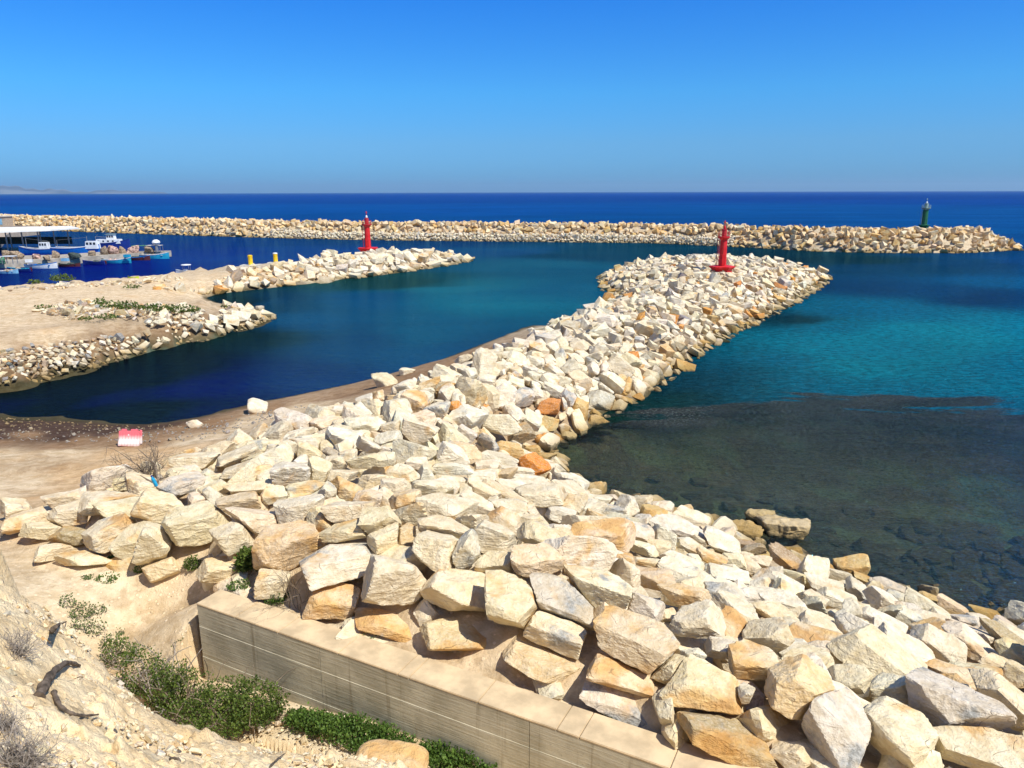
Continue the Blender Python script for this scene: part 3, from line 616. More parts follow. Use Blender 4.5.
# ------------------------------------------------------------------ sea
WB = [(-150, 700, (6, 36, 92), 0, .5), (0, 400, (9, 42, 96), .12, .5), (100, 395, (10, 44, 100), 0, .5), (60, 405, (20, 24, 48), .35, .5), (150, 415, (18, 26, 56), .3, .5), (200, 380, (9, 50, 106), 0, .5), (300, 370, (10, 60, 112), 0, .5), (200, 410, (10, 42, 92), .1, .5), (350, 340, (13, 76, 122), 0, .5), (300, 320, (16, 84, 128), 0, .5),
      (420, 330, (20, 92, 130), 0, .5), (500, 300, (28, 104, 134), 0, .5), (450, 290, (34, 112, 136), 0, .5), (560, 290, (28, 98, 132), 0, .5), (380, 300, (18, 84, 128), 0, .5), (540, 265, (30, 92, 126), 0, .5), (600, 255, (26, 78, 116), 0, .6), (480, 350, (16, 80, 124), 0, .5), (590, 275, (26, 90, 126), 0, .5),
      (280, 300, (20, 74, 116), 0, .45), (150, 365, (10, 42, 84), .15, .45), (50, 392, (18, 36, 52), .3, .4), (250, 335, (14, 62, 100), .1, .4), (390, 283, (30, 76, 104), .1, .4), (300, 250, (24, 72, 134), 0, .4), (200, 250, (22, 66, 136), 0, .4), (100, 270, (18, 58, 128), 0, .35), (0, 275, (18, 54, 118), 0, .35), (420, 243, (26, 72, 128), 0, .45), (500, 250, (30, 84, 130), 0, .5), (250, 300, (22, 60, 96), .1, .4),
      (900, 330, (0, 126, 158), 0, .8), (820, 345, (0, 122, 154), 0, .8), (780, 360, (0, 104, 140), 0, .8), (860, 345, (0, 128, 158), 0, .8), (940, 335, (0, 126, 158), 0, .8), (860, 365, (0, 122, 150), 0, .8), (830, 325, (0, 112, 148), 0, .8), (950, 350, (0, 124, 154), 0, .8), (1000, 330, (0, 120, 156), 0, .8), (900, 375, (0, 118, 148), 0, .8), (970, 390, (0, 112, 144), .0, .8), (860, 392, (0, 106, 138), .0, .8), (1020, 370, (0, 116, 150), 0, .8), (920, 395, (0, 108, 140), 0, .8), (860, 290, (2, 72, 124), 0, .8), (800, 320, (2, 70, 108), 0, .8), (850, 312, (0, 106, 146), 0, .8), (900, 312, (0, 112, 152), 0, .8),
      (1000, 285, (0, 90, 144), 0, .8), (920, 295, (2, 76, 130), 0, .8), (980, 302, (2, 70, 124), 0, .8), (900, 270, (6, 76, 124), 0, .8), (850, 262, (16, 70, 108), 0, .7), (960, 265, (8, 78, 130), 0, .8), (1024, 265, (4, 80, 140), 0, .8), (740, 375, (2, 84, 118), 0, .8), (700, 385, (4, 72, 104), 0, .8), (680, 400, (6, 62, 90), 0, .8), (800, 385, (0, 98, 132), 0, .8), (740, 392, (2, 80, 112), 0, .8), (640, 408, (8, 60, 84), 0, .8), (750, 262, (22, 66, 104), 0, .7),
      (720, 416, (4, 84, 116), .4, .8), (820, 412, (2, 96, 130), .35, .8), (920, 412, (2, 100, 134), .3, .8), (1000, 412, (2, 100, 136), .3, .8), (850, 440, (22, 32, 50), .5, .8), (950, 440, (20, 34, 54), .5, .8), (1024, 450, (20, 36, 56), .5, .8), (700, 450, (28, 40, 50), .65, .7), (600, 440, (28, 40, 48), .75, .5), (620, 470, (28, 44, 48), .85, .5),
      (800, 480, (26, 42, 52), .75, .6), (900, 490, (26, 42, 52), .75, .6), (1000, 500, (26, 46, 56), .75, .6), (700, 490, (34, 50, 50), .88, .5), (850, 530, (26, 40, 42), .9, .5), (950, 550, (30, 52, 50), .88, .5), (1020, 580, (24, 46, 46), .9, .5), (760, 520, (26, 40, 38), .92, .45), (600, 490, (24, 36, 38), .92, .4), (880, 570, (24, 34, 34), .93, .4), (1020, 620, (20, 36, 36), .93, .4), (1150, 600, (24, 40, 42), .9, .5), (1150, 450, (12, 60, 90), .3, .8), (1150, 350, (0, 110, 146), 0, .8),
      (0, 210, (4, 82, 158), 0, 1), (200, 208, (4, 82, 158), 0, 1), (500, 210, (2, 80, 156), 0, 1), (800, 212, (0, 82, 154), 0, 1), (1000, 225, (0, 84, 156), 0, 1), (1024, 240, (0, 84, 152), 0, 1), (0, 200, (8, 74, 152), 0, 1), (400, 200, (8, 70, 146), 0, 1), (800, 200, (6, 66, 142), 0, 1), (1000, 204, (6, 72, 150), 0, 1), (300, 218, (2, 80, 152), 0, 1), (700, 220, (2, 80, 150), 0, 1),
      (500, 195.5, (8, 66, 146), 0, 1), (0, 196.5, (8, 68, 148), 0, 1), (1000, 194.5, (8, 64, 144), 0, 1)]
def lin(c): c = np.array(c)/255.; return np.where(c < .04045, c/12.92, ((c+.055)/1.055)**2.4)
WFAC = .22
def build_water():
    def axis(lo, hi, step, far):
        mid = list(np.arange(lo, hi+.01, step)); a = []; s_ = step; x = lo
        while x > -far: s_ *= 1.22; x -= s_; a.append(x)
        b_ = []; s_ = step; x = hi
        while x < far: s_ *= 1.22; x += s_; b_.append(x)
        return np.array(a[::-1]+mid+b_)
    xs = axis(-130, 130, 1.6, 30000); ys = axis(10, 290, 1.6, 30000); ys = ys[ys > -400]
    X, Y = np.meshgrid(xs, ys); X = X.ravel(); Y = Y.ravel()
    Pw = np.array([at(x, y)[:2] for x, y, *_ in WB]); Cw = np.array([list(lin(c))+[cl, ch] for _, _, c, cl, ch in WB])
    rr = np.hypot(X, Y); j = np.clip(rr/60, .3, 30)*3.0
    q = np.stack([X*.05, Y*.09, 0*X], 1); XY = np.stack([X, Y], 1)
    f1 = fbm(q, 81, 4); f2 = fbm(q+31, 82, 4)
    D = idw(XY+np.stack([f1*j*1.6, f2*j], 1), Pw, Cw, 4.0)
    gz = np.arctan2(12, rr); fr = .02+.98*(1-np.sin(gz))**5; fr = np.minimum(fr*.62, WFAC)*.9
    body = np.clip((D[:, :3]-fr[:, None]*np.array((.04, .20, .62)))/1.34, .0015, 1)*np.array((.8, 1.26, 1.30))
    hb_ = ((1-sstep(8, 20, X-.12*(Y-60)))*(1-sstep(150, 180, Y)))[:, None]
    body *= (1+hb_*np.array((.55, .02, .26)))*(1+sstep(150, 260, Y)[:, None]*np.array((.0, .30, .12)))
    lowrow = Y < 9
    n_ = len(xs); i, k = np.meshgrid(np.arange(len(ys)-1), np.arange(n_-1), indexing='ij'); a = (i*n_+k).ravel()
    Fc = np.stack([a, a+1, a+n_+1, a+n_], 1)
    V = np.stack([X, Y, 0*X], 1)
    # no water under the hill the camera stands on
    cy = Y[Fc].max(1); Fc = Fc[cy > 12]
    rf = densify([at(x, y)[:2] for x, y in ((470, 455), (560, 436), (600, 424), (660, 414), (720, 409), (780, 404), (850, 406), (900, 404), (960, 407), (1024, 409), (1160, 413))]+[np.array((120., 44.))], .8); RF = np.array(rf)
    rp_ = np.vstack([RF, [(120, -100), (-6, -100), (-6, 30)]]); dd = np.full(len(X), -30.); nr_ = (np.abs(X) < 140) & (Y < 120); q_ = XY[nr_]
    dm = np.concatenate([np.min(np.hypot(q_[k:k+4000, None, 0]-RF[None, :, 0], q_[k:k+4000, None, 1]-RF[None, :, 1]), 1) for k in range(0, len(q_), 4000)])
    dd[nr_] = np.clip(np.where(inside(q_, rp_), dm, -dm), -30, 30)
    # the harbour side keeps its own clearness near the beach
    hs = inside(XY, np.array([(-60, 30), (-3, 30), (-3, 60), (-60, 70)])); D[hs, 3] *= 1; dd = np.where(hs & (D[:, 3] > .05), -30, dd)
    me = raw_mesh('sea', V, Fc, M['water'], True, {'body': body, 'clear': np.clip(D[:, 3]*1.15, 0, .76), 'chop': D[:, 4], 'reef': dd})
    tag(link('sea', me), kind='structure')
build_water()
# ------------------------------------------------------------------ armour stones
_ico = {}
def ico(level):
    if level not in _ico:
        bm = bmesh.new(); bmesh.ops.create_icosphere(bm, subdivisions=level, radius=1.0)
        bm.verts.ensure_lookup_table()
        _ico[level] = (np.array([v.co[:] for v in bm.verts]), np.array([[v.index for v in f.verts] for f in bm.faces])); bm.free()
    return _ico[level]

class Rock: pass
TONES = {'c': ((.80, .68, .455), (.78, .67, .465), (.79, .655, .42)), 'w': ((.82, .73, .545), (.79, .71, .545), (.80, .70, .50)), 'o': ((.77, .61, .38), (.77, .62, .40), (.76, .58, .34)),
         'y': ((.68, .50, .22), (.64, .46, .2)), 'g': ((.74, .65, .50), (.70, .62, .48)), 'r': ((.70, .27, .035), (.66, .29, .05)), 'b': ((.44, .34, .20), (.40, .31, .2)), 'k': ((.30, .27, .23), (.26, .24, .22))}
def make_rock(c, axes, rot, tone, rg, n_cut=None, seed=None):
    r = Rock(); r.c = np.array(c, float); r.a = np.array(axes, float); r.R = np.array(rot, float); r.tone = tone; r.rg = rg; r.cuts = []
    r.size = float(np.prod(axes)**(1/3)); r.seed = rg.integers(1, 99999) if seed is None else seed
    t = np.array(TONES[tone][rg.integers(len(TONES[tone]))]); r.tint = np.clip(t*(1+rg.normal(0, .045))+rg.normal(0, .012, 3), .02, .86)
    r.stain = {'c': rg.uniform(0, .42), 'w': rg.uniform(0, .22), 'o': rg.uniform(.32, .58), 'y': rg.uniform(.3, .7), 'g': rg.uniform(0, .35), 'r': -.2, 'b': .4, 'k': 0}[tone]
    r.grey = {'c': rg.uniform(-.05, .25), 'w': rg.uniform(-.10, .22), 'o': rg.uniform(0, .12), 'y': 0, 'g': rg.uniform(.28, .46), 'r': 0, 'b': .1, 'k': .4}[tone]
    return r
def support(r, u):
    """half-extent of the (boxy) ellipsoid along direction u"""
    return 1/np.linalg.norm((r.R.T@u)/r.a)
def carve(rocks, gap=.03, minf=.42):
    cs = np.array([r.c for r in rocks]); mx = np.array([r.a.max() for r in rocks])
    cell = {}
    g = 2.2
    for i, c in enumerate(cs): cell.setdefault((int(c[0]//g), int(c[1]//g)), []).append(i)
    for i, c in enumerate(cs):
        ci, cj = int(c[0]//g), int(c[1]//g)
        for a in (-1, 0, 1):
            for b_ in (-1, 0, 1):
                for j in cell.get((ci+a, cj+b_), ()):
                    if j <= i: continue
                    d = cs[j]-c; L = np.linalg.norm(d)
                    if L > (mx[i]+mx[j])*1.02 or L < 1e-3: continue
                    u = d/L; si = support(rocks[i], u)*1.0; sj = support(rocks[j], u)*1.0
                    if si+sj < L*.97: continue
                    # plane normal: between the centre line and the stones' own faces
                    n = u.copy()
                    gi = rocks[i].R@((rocks[i].R.T@u)/rocks[i].a**2); gi /= np.linalg.norm(gi)
                    gj = rocks[j].R@((rocks[j].R.T@u)/rocks[j].a**2); gj /= np.linalg.norm(gj)
                    n = u*.8+gi*.6+gj*.6+np.array(rocks[i].rg.normal(0, .10, 3)); n /= np.linalg.norm(n)
                    fr = si/(si+sj); cn = float(n@u)
                    hi = max(L*fr*cn-gap, minf*si*cn*1.0); hj = max(L*(1-fr)*cn-gap, minf*sj*cn)
                    rocks[i].cuts.append((n, hi)); rocks[j].cuts.append((-n, hj))
def rock_mesh(r, level, p=None, nz=1.0):
    D, Fc = ico(level); rg = np.random.default_rng(r.seed)
    Pn = []; Ph = []
    # a roughly split block: six faces, then broken corners
    for ax in range(3):
        for s_ in (-1, 1):
            n = np.zeros(3); n[ax] = s_; n += rg.normal(0, .24, 3); n /= np.linalg.norm(n); Pn.append(n); Ph.append(rg.uniform(.66, .82))
    for k in range(rg.integers(3, 6)):
        n = rg.normal(0, 1, 3); n /= np.linalg.norm(n); Pn.append(n); Ph.append(rg.uniform(.78, 1.0))
    Pn = np.array(Pn); Ph = np.array(Ph)
    inv = np.maximum(0, (D@Pn.T)/Ph)                  # in unit space
    W = (D*r.a)@r.R.T                                 # world offset per unit
    if r.cuts:
        Cn = np.array([c[0] for c in r.cuts]); Chh = np.array([c[1] for c in r.cuts])
        inv = np.hstack([inv, np.maximum(0, (W@Cn.T)/Chh)])
    p = p or (rg.uniform(90, 220) if level >= 4 else rg.uniform(40, 90))
    t = 1/((inv**p).sum(1)**(1/p)+1e-6); t = np.minimum(t, 1.38)
    P = W*t[:, None]; s = r.size
    o = rg.uniform(0, 50, 3); q = P/s
    dsp = fbm(q*1.3+o, 1, 3)*.040 + fbm(q*4.2+o, 2, 3)*.030
    if level >= 4:
        ridge = 1-np.abs(fbm(q*np.array([1.4, 1.4, 3.6])+o+9, 3, 4))*2.4
        dsp += np.clip(ridge, 0, 1)**3*.028 - .01
        # split ledges
        a = rg.normal(0, 1, 3); a /= np.linalg.norm(a); w = (q@a)*2.3+fbm(q*1.5+o, 7, 2)*.7
        fr = w-np.floor(w); dsp += (sstep(.0, .12, fr)-fr)*.040*sstep(-.1, .3, fbm(q*.9+o, 17, 2))
    nrm = W/np.linalg.norm(W, axis=1)[:, None]
    P = P+nrm*(dsp*s*nz)[:, None]
    return P, Fc
def hull_mesh(r):
    """far stones: a plain broken block of a dozen corners"""
    rg = np.random.default_rng(r.seed)
    D = np.array([[a, b_, c] for a in (-1, 1) for b_ in (-1, 1) for c in (-1, 1)], float)+rg.normal(0, .24, (8, 3))
    D = np.vstack([D, rg.normal(0, 1, (2, 3))]); D /= np.linalg.norm(D, axis=1)[:, None]
    Pn = np.vstack([np.eye(3), -np.eye(3)])+rg.normal(0, .18, (6, 3)); Pn /= np.linalg.norm(Pn, axis=1)[:, None]
    inv = np.maximum(0, D@Pn.T/rg.uniform(.66, .84, 6)); W = (D*r.a)@r.R.T
    if r.cuts:
        Cn = np.array([c[0] for c in r.cuts]); Chh = np.array([c[1] for c in r.cuts]); inv = np.hstack([inv, np.maximum(0, W@Cn.T/Chh)])
    P = W*np.minimum(1/(inv.max(1)+1e-6), 1.45)[:, None]
    bm = bmesh.new()
    for p in P: bm.verts.new(p)
    res = bmesh.ops.convex_hull(bm, input=bm.verts)
    bmesh.ops.delete(bm, geom=[v for v in bm.verts if not v.link_faces], context='VERTS')
    bm.verts.index_update(); V = np.array([v.co[:] for v in bm.verts]); Fc = np.array([[v.index for v in f.verts] for f in bm.faces if len(f.verts) == 3]); bm.free()
    return V, Fc
def rot_z(a): c, s = math.cos(a), math.sin(a); return np.array([[c, -s, 0], [s, c, 0], [0, 0, 1.]])
def rand_rot(rg, tilt, slope_dir=None, slope=0):
    ax = rg.normal(0, 1, 3); ax[2] = 0; ax /= np.linalg.norm(ax)+1e-9; an = rg.normal(0, tilt)
    return np.array(Matrix.Rotation(an, 3, Vector(ax)))@rot_z(rg.uniform(0, 2*math.pi))

# stones traced from the photograph: pixel centre, pixel width, height, tilt in the view, tone
HAND = """28 517 40 26 5 o|42 528 34 24 -15 c|70 511 38 30 5 c|61 497 32 20 10 c|108 500 62 28 -5 c|118 506 46 26 -8 c|107 533 50 40 20 c|71 534 34 24 -15 b|52 549 34 22 -12 c|87 555 44 20 -8 c|137 537 36 36 25 c|155 540 36 50 -38 c|161 567 36 26 8 c|157 506 44 38 -20 c|128 481 30 20 5 c|181 484 42 24 5 g|195 460 48 24 0 c|
236 456 42 20 10 c|238 470 42 20 12 c|263 444 36 18 -5 c|254 458 26 14 25 o|292 472 42 30 -15 w|238 502 48 28 -3 o|212 487 30 16 10 c|249 486 44 14 5 c|197 523 66 46 8 c|232 534 38 34 15 c|256 519 52 32 -12 c|271 495 26 18 0 c|301 487 40 18 5 c|300 509 50 36 8 w|287 544 66 52 10 o|350 511 52 32 -5 c|345 489 28 20 -35 o|334 461 24 18 0 c|361 461 26 18 0 c|298 433 28 12 15 w|311 438 32 16 0 w|343 437 40 20 -5 w|308 452 24 18 -25 c|324 422 34 14 5 o|360 424 38 16 8 w|367 445 26 18 -35 w|286 447 20 18 0 c|318 470 28 22 -35 c|340 474 30 14 0 c|372 480 26 20 10 c|327 492 18 24 -25 w|368 500 30 28 0 c|354 528 54 24 10 c|
340 562 86 48 -3 g|222 568 46 32 -10 o|272 583 36 34 -10 c|332 603 58 38 -10 o|392 580 70 64 -15 c|389 622 66 28 -14 o|384 537 38 30 10 c|457 591 68 50 -8 c|459 634 82 40 -14 o|510 602 56 64 -20 c|539 662 80 38 -17 o|558 633 68 40 -18 c|562 604 72 40 -18 g|438 549 48 46 -15 c|465 551 28 38 35 g|495 562 40 28 10 c|534 561 48 38 -30 o|
378 523 46 36 15 c|405 533 26 20 25 o|406 499 32 26 10 o|442 507 58 30 -12 c|438 528 48 30 -10 c|492 535 48 34 -20 c|505 521 38 24 -28 c|536 496 56 30 5 c|472 504 36 24 -25 c|482 491 36 22 -28 c|513 487 38 20 -15 w|507 507 36 16 -15 c|533 521 30 18 -10 c|540 538 50 28 -5 c|560 516 30 20 -15 w|450 480 36 14 -8 c|431 488 42 24 -15 c|481 476 30 14 0 w|453 457 38 26 -35 w|417 462 24 14 0 w|448 468 42 14 0 w|495 457 34 16 -15 w|461 449 28 20 -25 o|486 465 28 12 0 w|515 473 38 20 -15 w|532 466 26 24 -40 r|507 449 32 20 -20 y|466 435 22 22 -35 w|497 422 38 24 5 w|522 433 24 22 15 b|548 424 22 16 0 y|546 456 26 8 0 y|533 450 16 12 0 y|549 407 24 18 0 r|391 428 22 18 15 c|418 431 38 26 -22 c|387 440 32 16 10 w|398 447 36 12 5 c|383 459 28 16 0 c|402 475 26 20 -30 c|391 486 24 20 0 c|
598 538 64 38 -5 o|590 556 38 26 0 c|600 589 64 44 -22 c|644 607 40 34 -20 g|684 596 48 28 -5 o|692 623 48 42 10 c|652 578 50 24 5 o|684 573 66 20 -8 w|726 575 48 18 -8 w|722 594 42 26 0 g|587 511 30 20 0 w|608 511 24 16 0 g|595 500 46 14 -8 w|620 521 36 16 -5 g|635 533 44 18 -5 w|679 530 52 20 -20 w|664 537 30 22 -40 w|642 549 26 16 -10 w|658 547 28 16 -20 c|720 545 46 22 -25 w|690 547 32 14 -25 w|709 558 32 16 -20 o|682 562 44 16 -10 w|733 562 22 16 -15 c|555 541 38 30 -10 o|622 559 24 14 0 c|646 563 28 12 0 w|569 570 16 16 0 w|667 617 22 14 0 c|
638 645 84 52 -10 o|621 677 78 36 -22 o|616 698 74 32 -20 g|664 713 20 40 0 c|706 690 96 50 -20 c|725 736 112 52 -24 b|720 650 38 28 15 w|751 664 58 42 -12 c|688 656 24 16 30 w|728 627 36 30 -35 o|765 637 48 42 20 c|797 694 62 72 -25 o|845 682 36 34 -10 c|832 728 70 72 -30 g|898 738 68 62 -20 c|880 660 88 50 -24 c|814 641 60 28 0 c|890 693 40 36 25 w|793 757 34 32 20 c|744 695 16 28 0 w|
774 602 54 26 -8 w|778 618 42 22 -10 c|816 622 46 18 -12 c|785 585 32 16 -10 w|759 562 24 14 -5 w|784 562 34 22 -30 b|822 569 38 14 -15 y|827 588 40 16 -15 w|861 582 30 12 -22 y|856 592 22 22 -20 g|880 602 38 28 -35 w|898 592 50 14 -18 g|812 601 30 20 -15 w|838 602 40 20 -10 w|852 616 18 28 10 w|840 622 14 20 25 w|881 622 46 18 -18 w|887 634 38 14 -18 w|909 622 28 18 -15 w|751 551 22 16 15 b|757 594 26 16 0 w|
926 622 58 18 -3 w|965 625 26 20 0 g|953 610 30 16 -25 o|987 616 30 12 -15 y|1004 640 50 20 -22 b|1010 630 36 10 -20 g|937 649 56 36 -30 w|974 650 60 28 -28 w|951 676 48 20 -5 o|946 708 80 62 -8 g|1006 706 72 46 -30 c|985 752 104 48 -8 c|1017 679 26 26 0 o|1012 656 38 26 -30 c|903 601 40 12 -10 g|1000 668 36 18 -20 c|928 601 20 10 -15 y|941 592 16 8 0 y|700 543 22 12 -30 c|660 523 22 10 0 b|745 545 24 10 0 b"""
hand = []
rgh = np.random.default_rng(5)
for ln in HAND.replace('\n', '').split('|'):
    x, y, w, h, a, tn = ln.split(); x, y, w, h, a = map(float, (x, y, w, h, a))
    g0 = hit(x, min(y+h*.42, 775), .08); m = float(np.dot(g0-CAM, FW))/F
    rd = ray(x, y); t0 = (math.hypot(g0[0], g0[1])+.20*(w*m*.5+h*m*.5))/math.hypot(rd[0], rd[1]); s0 = CAM+rd*t0
    m = t0/F
    wm, hm = w*m*.5, h*m*.5
    vd = (s0-CAM)/np.linalg.norm(s0-CAM)
    e1 = np.cross(vd, [0, 0, 1.]); e1 /= np.linalg.norm(e1); e3 = np.cross(e1, vd)      # picture axes at the stone
    ca, sa = math.cos(math.radians(a)), math.sin(math.radians(a)); f1 = e1*ca+e3*sa; f3 = -e1*sa+e3*ca
    # a block lies with its top near level: what is seen is top (depth) plus front (height)
    sp_ = -vd[2]; cp_ = math.hypot(vd[0], vd[1])
    dep = min(max(hm*.95, wm*.62), hm*1.35); hh = max((hm-dep*sp_*.9)/cp_, .42*hm)
    yw = math.radians(rgh.uniform(-22, 22)); e2h = np.cross([0, 0, 1.], e1)
    B = np.stack([e1, e2h, np.array([0, 0, 1.])], 1)@rot_z(yw)
    Rot = np.array(Matrix.Rotation(math.radians(a*.85)*-1, 3, Vector(vd)))
    Rot = np.array(Matrix.Rotation(math.radians(rgh.normal(0, 6)), 3, Vector(e1)))@Rot
    r = make_rock(s0, (wm*1.15, dep*1.12, hh*1.15), Rot@B, tn, rgh)
    r.px = (x, y, w, h); hand.append(r)

def scatter(poly, sizes, existing, rg, over=.80, tones=None, lift=.25, sizefn=None, flat=.72, tilt=.35):
    """dart throwing, large stones first"""
    lo = poly.min(0); hi = poly.max(0); g = 1.6; cell = {}; out = []
    def addc(i, c): cell.setdefault((int(c[0]//g), int(c[1]//g)), []).append((c[0], c[1], i))
    for r in existing: addc(float(r.a.mean()*.92), r.c)
    for s, tries in sizes:
        q = rg.uniform(lo, hi, (tries, 2)); q = q[inside(q, poly)]
        if sizefn is not None: q = q[sizefn(q, s, rg)]
        for x, y in q:
            rad = s*rg.uniform(.85, 1.18); ci, cj = int(x//g), int(y//g); ok = True
            for a in (-2, -1, 0, 1, 2):
                for b_ in (-2, -1, 0, 1, 2):
                    for (xx, yy, rr) in cell.get((ci+a, cj+b_), ()):
                        if (xx-x)**2+(yy-y)**2 < ((rr+rad)*over)**2: ok = False; break
                    if not ok: break
                if not ok: break
            if ok: out.append((x, y, rad)); addc(rad, (x, y))
    if not out: return []
    o = np.array(out); z = terrain(o[:, :2]); e = .5
    gx = (terrain(o[:, :2]+[e, 0])-terrain(o[:, :2]-[e, 0]))/(2*e); gy = (terrain(o[:, :2]+[0, e])-terrain(o[:, :2]-[0, e]))/(2*e)
    res = []
    for (x, y, rad), zz, ax, ay in zip(o, z, gx, gy):
        el = rg.uniform(1.0, 2.1); fl = rg.uniform(flat*.62, flat*1.15)
        axes = (rad*el**.5*1.12, rad/el**.5*1.12, rad*fl*1.08)
        n = Vector((-ax, -ay, 1)).normalized(); q = Vector((0, 0, 1)).rotation_difference(n).to_matrix()
        Rr = np.array(q)@rand_rot(rg, tilt)
        tn = tones(x, y, zz, rg) if tones else 'c'
        res.append(make_rock((x, y, zz+lift*rad+rg.normal(0, .20)*rad), axes, Rr, tn, rg))
    return res
rg1 = np.random.default_rng(21)
def tn_jetty(x, y, z, rg):
    u = rg.random(); far = y > 30
    if z < .7 and far and u < .30: return 'y' if u < .16 else 'o' if u < .24 else 'r'
    if z < .55 and u < .16: return 'y'
    if u < .045: return 'o'
    if u < .062: return 'r' if z < 1.2 or far else 'o'
    if u < .075: return 'k' if far else 'b'
    if u < (.16 if far else .11): return 'g'
    if u < (.72 if far else .52): return 'w'
    return 'c'
def sf(q, s, rg):
    # near the water and on the road side more small stones
    d = np.hypot(q[:, 0], q[:, 1]); e = np.min(np.hypot(q[:, None, 0]-cov[None, :, 0], q[:, None, 1]-cov[None, :, 1]), 1) if len(q) else 0
    return ((s < .7) | (d > 34)) & ((s < .55) | (e > 1.3))
auto = scatter(cov, [(.80, 260), (.68, 1500), (.58, 5000), (.48, 9000), (.36, 16000), (.26, 16000)], hand, rg1, .80, tn_jetty, .30, sf, .80, .45)
def clear_of_hand(r):
    x, y = proj(r.c); d = np.linalg.norm(r.c-CAM)
    for q in hand:
        X, Y, w, h = q.px
        if ((x-X)/(w*.5))**2+((y-Y)/(h*.5))**2 < .95 and d < np.linalg.norm(q.c-CAM)+1.3: return False
    return True
auto = [r for r in auto if clear_of_hand(r)]
print('auto', len(auto))
# loose stones lying on top of the jetty
top = []
for _ in range(150):
    r0 = auto[rg1.integers(len(auto))]
    if r0.c[2] < 1.0 or r0.c[1] < 24: continue
    c = r0.c+np.array([rg1.normal(0, .3), rg1.normal(0, .3), r0.a[2]*.75]); s = rg1.uniform(.3, .55)
    top.append(make_rock(c, (s*1.25, s, s*.7), rand_rot(rg1, .6), tn_jetty(*c, rg1), rg1))
pile = hand+auto+top
carve(pile)
# lower course seen only through the gaps
def near_hand(r): return False
rg2 = np.random.default_rng(33)
lowp = scatter(cov, [(.55, 2500), (.4, 5000)], [], rg2, .85, tn_jetty, -.35, None, .8, .5)

# rank by apparent size
vis = []
for k, r in enumerate(pile):
    x, y = proj(r.c); d = np.linalg.norm(r.c-CAM); r.pp = (x, y); r.app = r.size/d
    fr = -15 < x < 1040 and -5 < y < 785
    r.rank = r.app*(3 if k < len(hand) else 1) if fr else 0
order = sorted(range(len(pile)), key=lambda k: -pile[k].rank)
N_IND = 298
indiv = [pile[k] for k in order[:N_IND]]; rest = [pile[k] for k in order[N_IND:]]
def attrs_for(r, n): return (np.repeat(r.tint[None], n, 0), np.full(n, r.stain), np.full(n, r.grey))
def merged(name, rocks, levelfn, label=None, mat=None, nz=1.0):
    Vs, Fs, T, S, G = [], [], [], [], []; b = 0
    for r in rocks:
        lv = levelfn(r); P, Fc = rock_mesh(r, lv, nz=nz) if lv else hull_mesh(r); Vs.append(P+r.c); Fs.append(Fc+b); b += len(P)
        t, s, g = attrs_for(r, len(P)); T.append(t); S.append(s); G.append(g)
    me = raw_mesh(name, np.vstack(Vs), np.vstack(Fs), mat or M['rock'], False, {'tint': np.vstack(T), 'stain': np.concatenate(S), 'grey': np.concatenate(G)})
    o = link(name, me)
    if label: tag(o, label, 'rocks', kind='stuff')
    return o
rock_objs = []
for r in indiv:
    w = r.size*2/np.linalg.norm(r.c-CAM)*F
    P, Fc = rock_mesh(r, 5 if w > 44 else 4)
    t, s, g = attrs_for(r, len(P))
    me = raw_mesh('boulder', P, Fc, M['rock'], False, {'tint': t, 'stain': s, 'grey': g})
    o = link('boulder', me, None, tuple(r.c)); rock_objs.append((o, r))
merged('armour_stones', rest+lowp, lambda r: 3 if np.linalg.norm(r.c-CAM) < 48 else 0, 'pale limestone boulders heaped along the rest of the jetty out to its round head')

# ---- labels: every stone gets one that singles it out by a findable neighbour
LM = [('the left end of the concrete wall', 215, 600), ('the dead bush', 152, 470), ('the bottom right corner', 1010, 760),
      ('the orange boulder at the waterline', 532, 466), ('the orange boulder on the jetty', 549, 407), ('the long low rock awash in the sea', 778, 530),
      ('the leafless shrub behind the wall', 296, 575), ('the left end of the pile', 22, 505), ('the large grey-speckled boulder', 946, 708), ('the round ochre-topped boulder', 797, 694),
      ('the big flat block', 706, 690), ('the wide grey-faced block', 340, 562), ('the egg-shaped boulder', 510, 602), ('the flat block near the inlet', 536, 496),
      ('the blue scrap', 423, 451), ('the long white slab near the sea', 684, 573), ('the tall block with a split grey side', 832, 728), ('the ochre-streaked boulder', 638, 645),
      ('the dark-sided slab at the right edge', 1004, 640), ('the sand road edge of the pile', 250, 440), ('the ochre-fronted boulder', 238, 502), ('the broad cream block', 598, 538)]
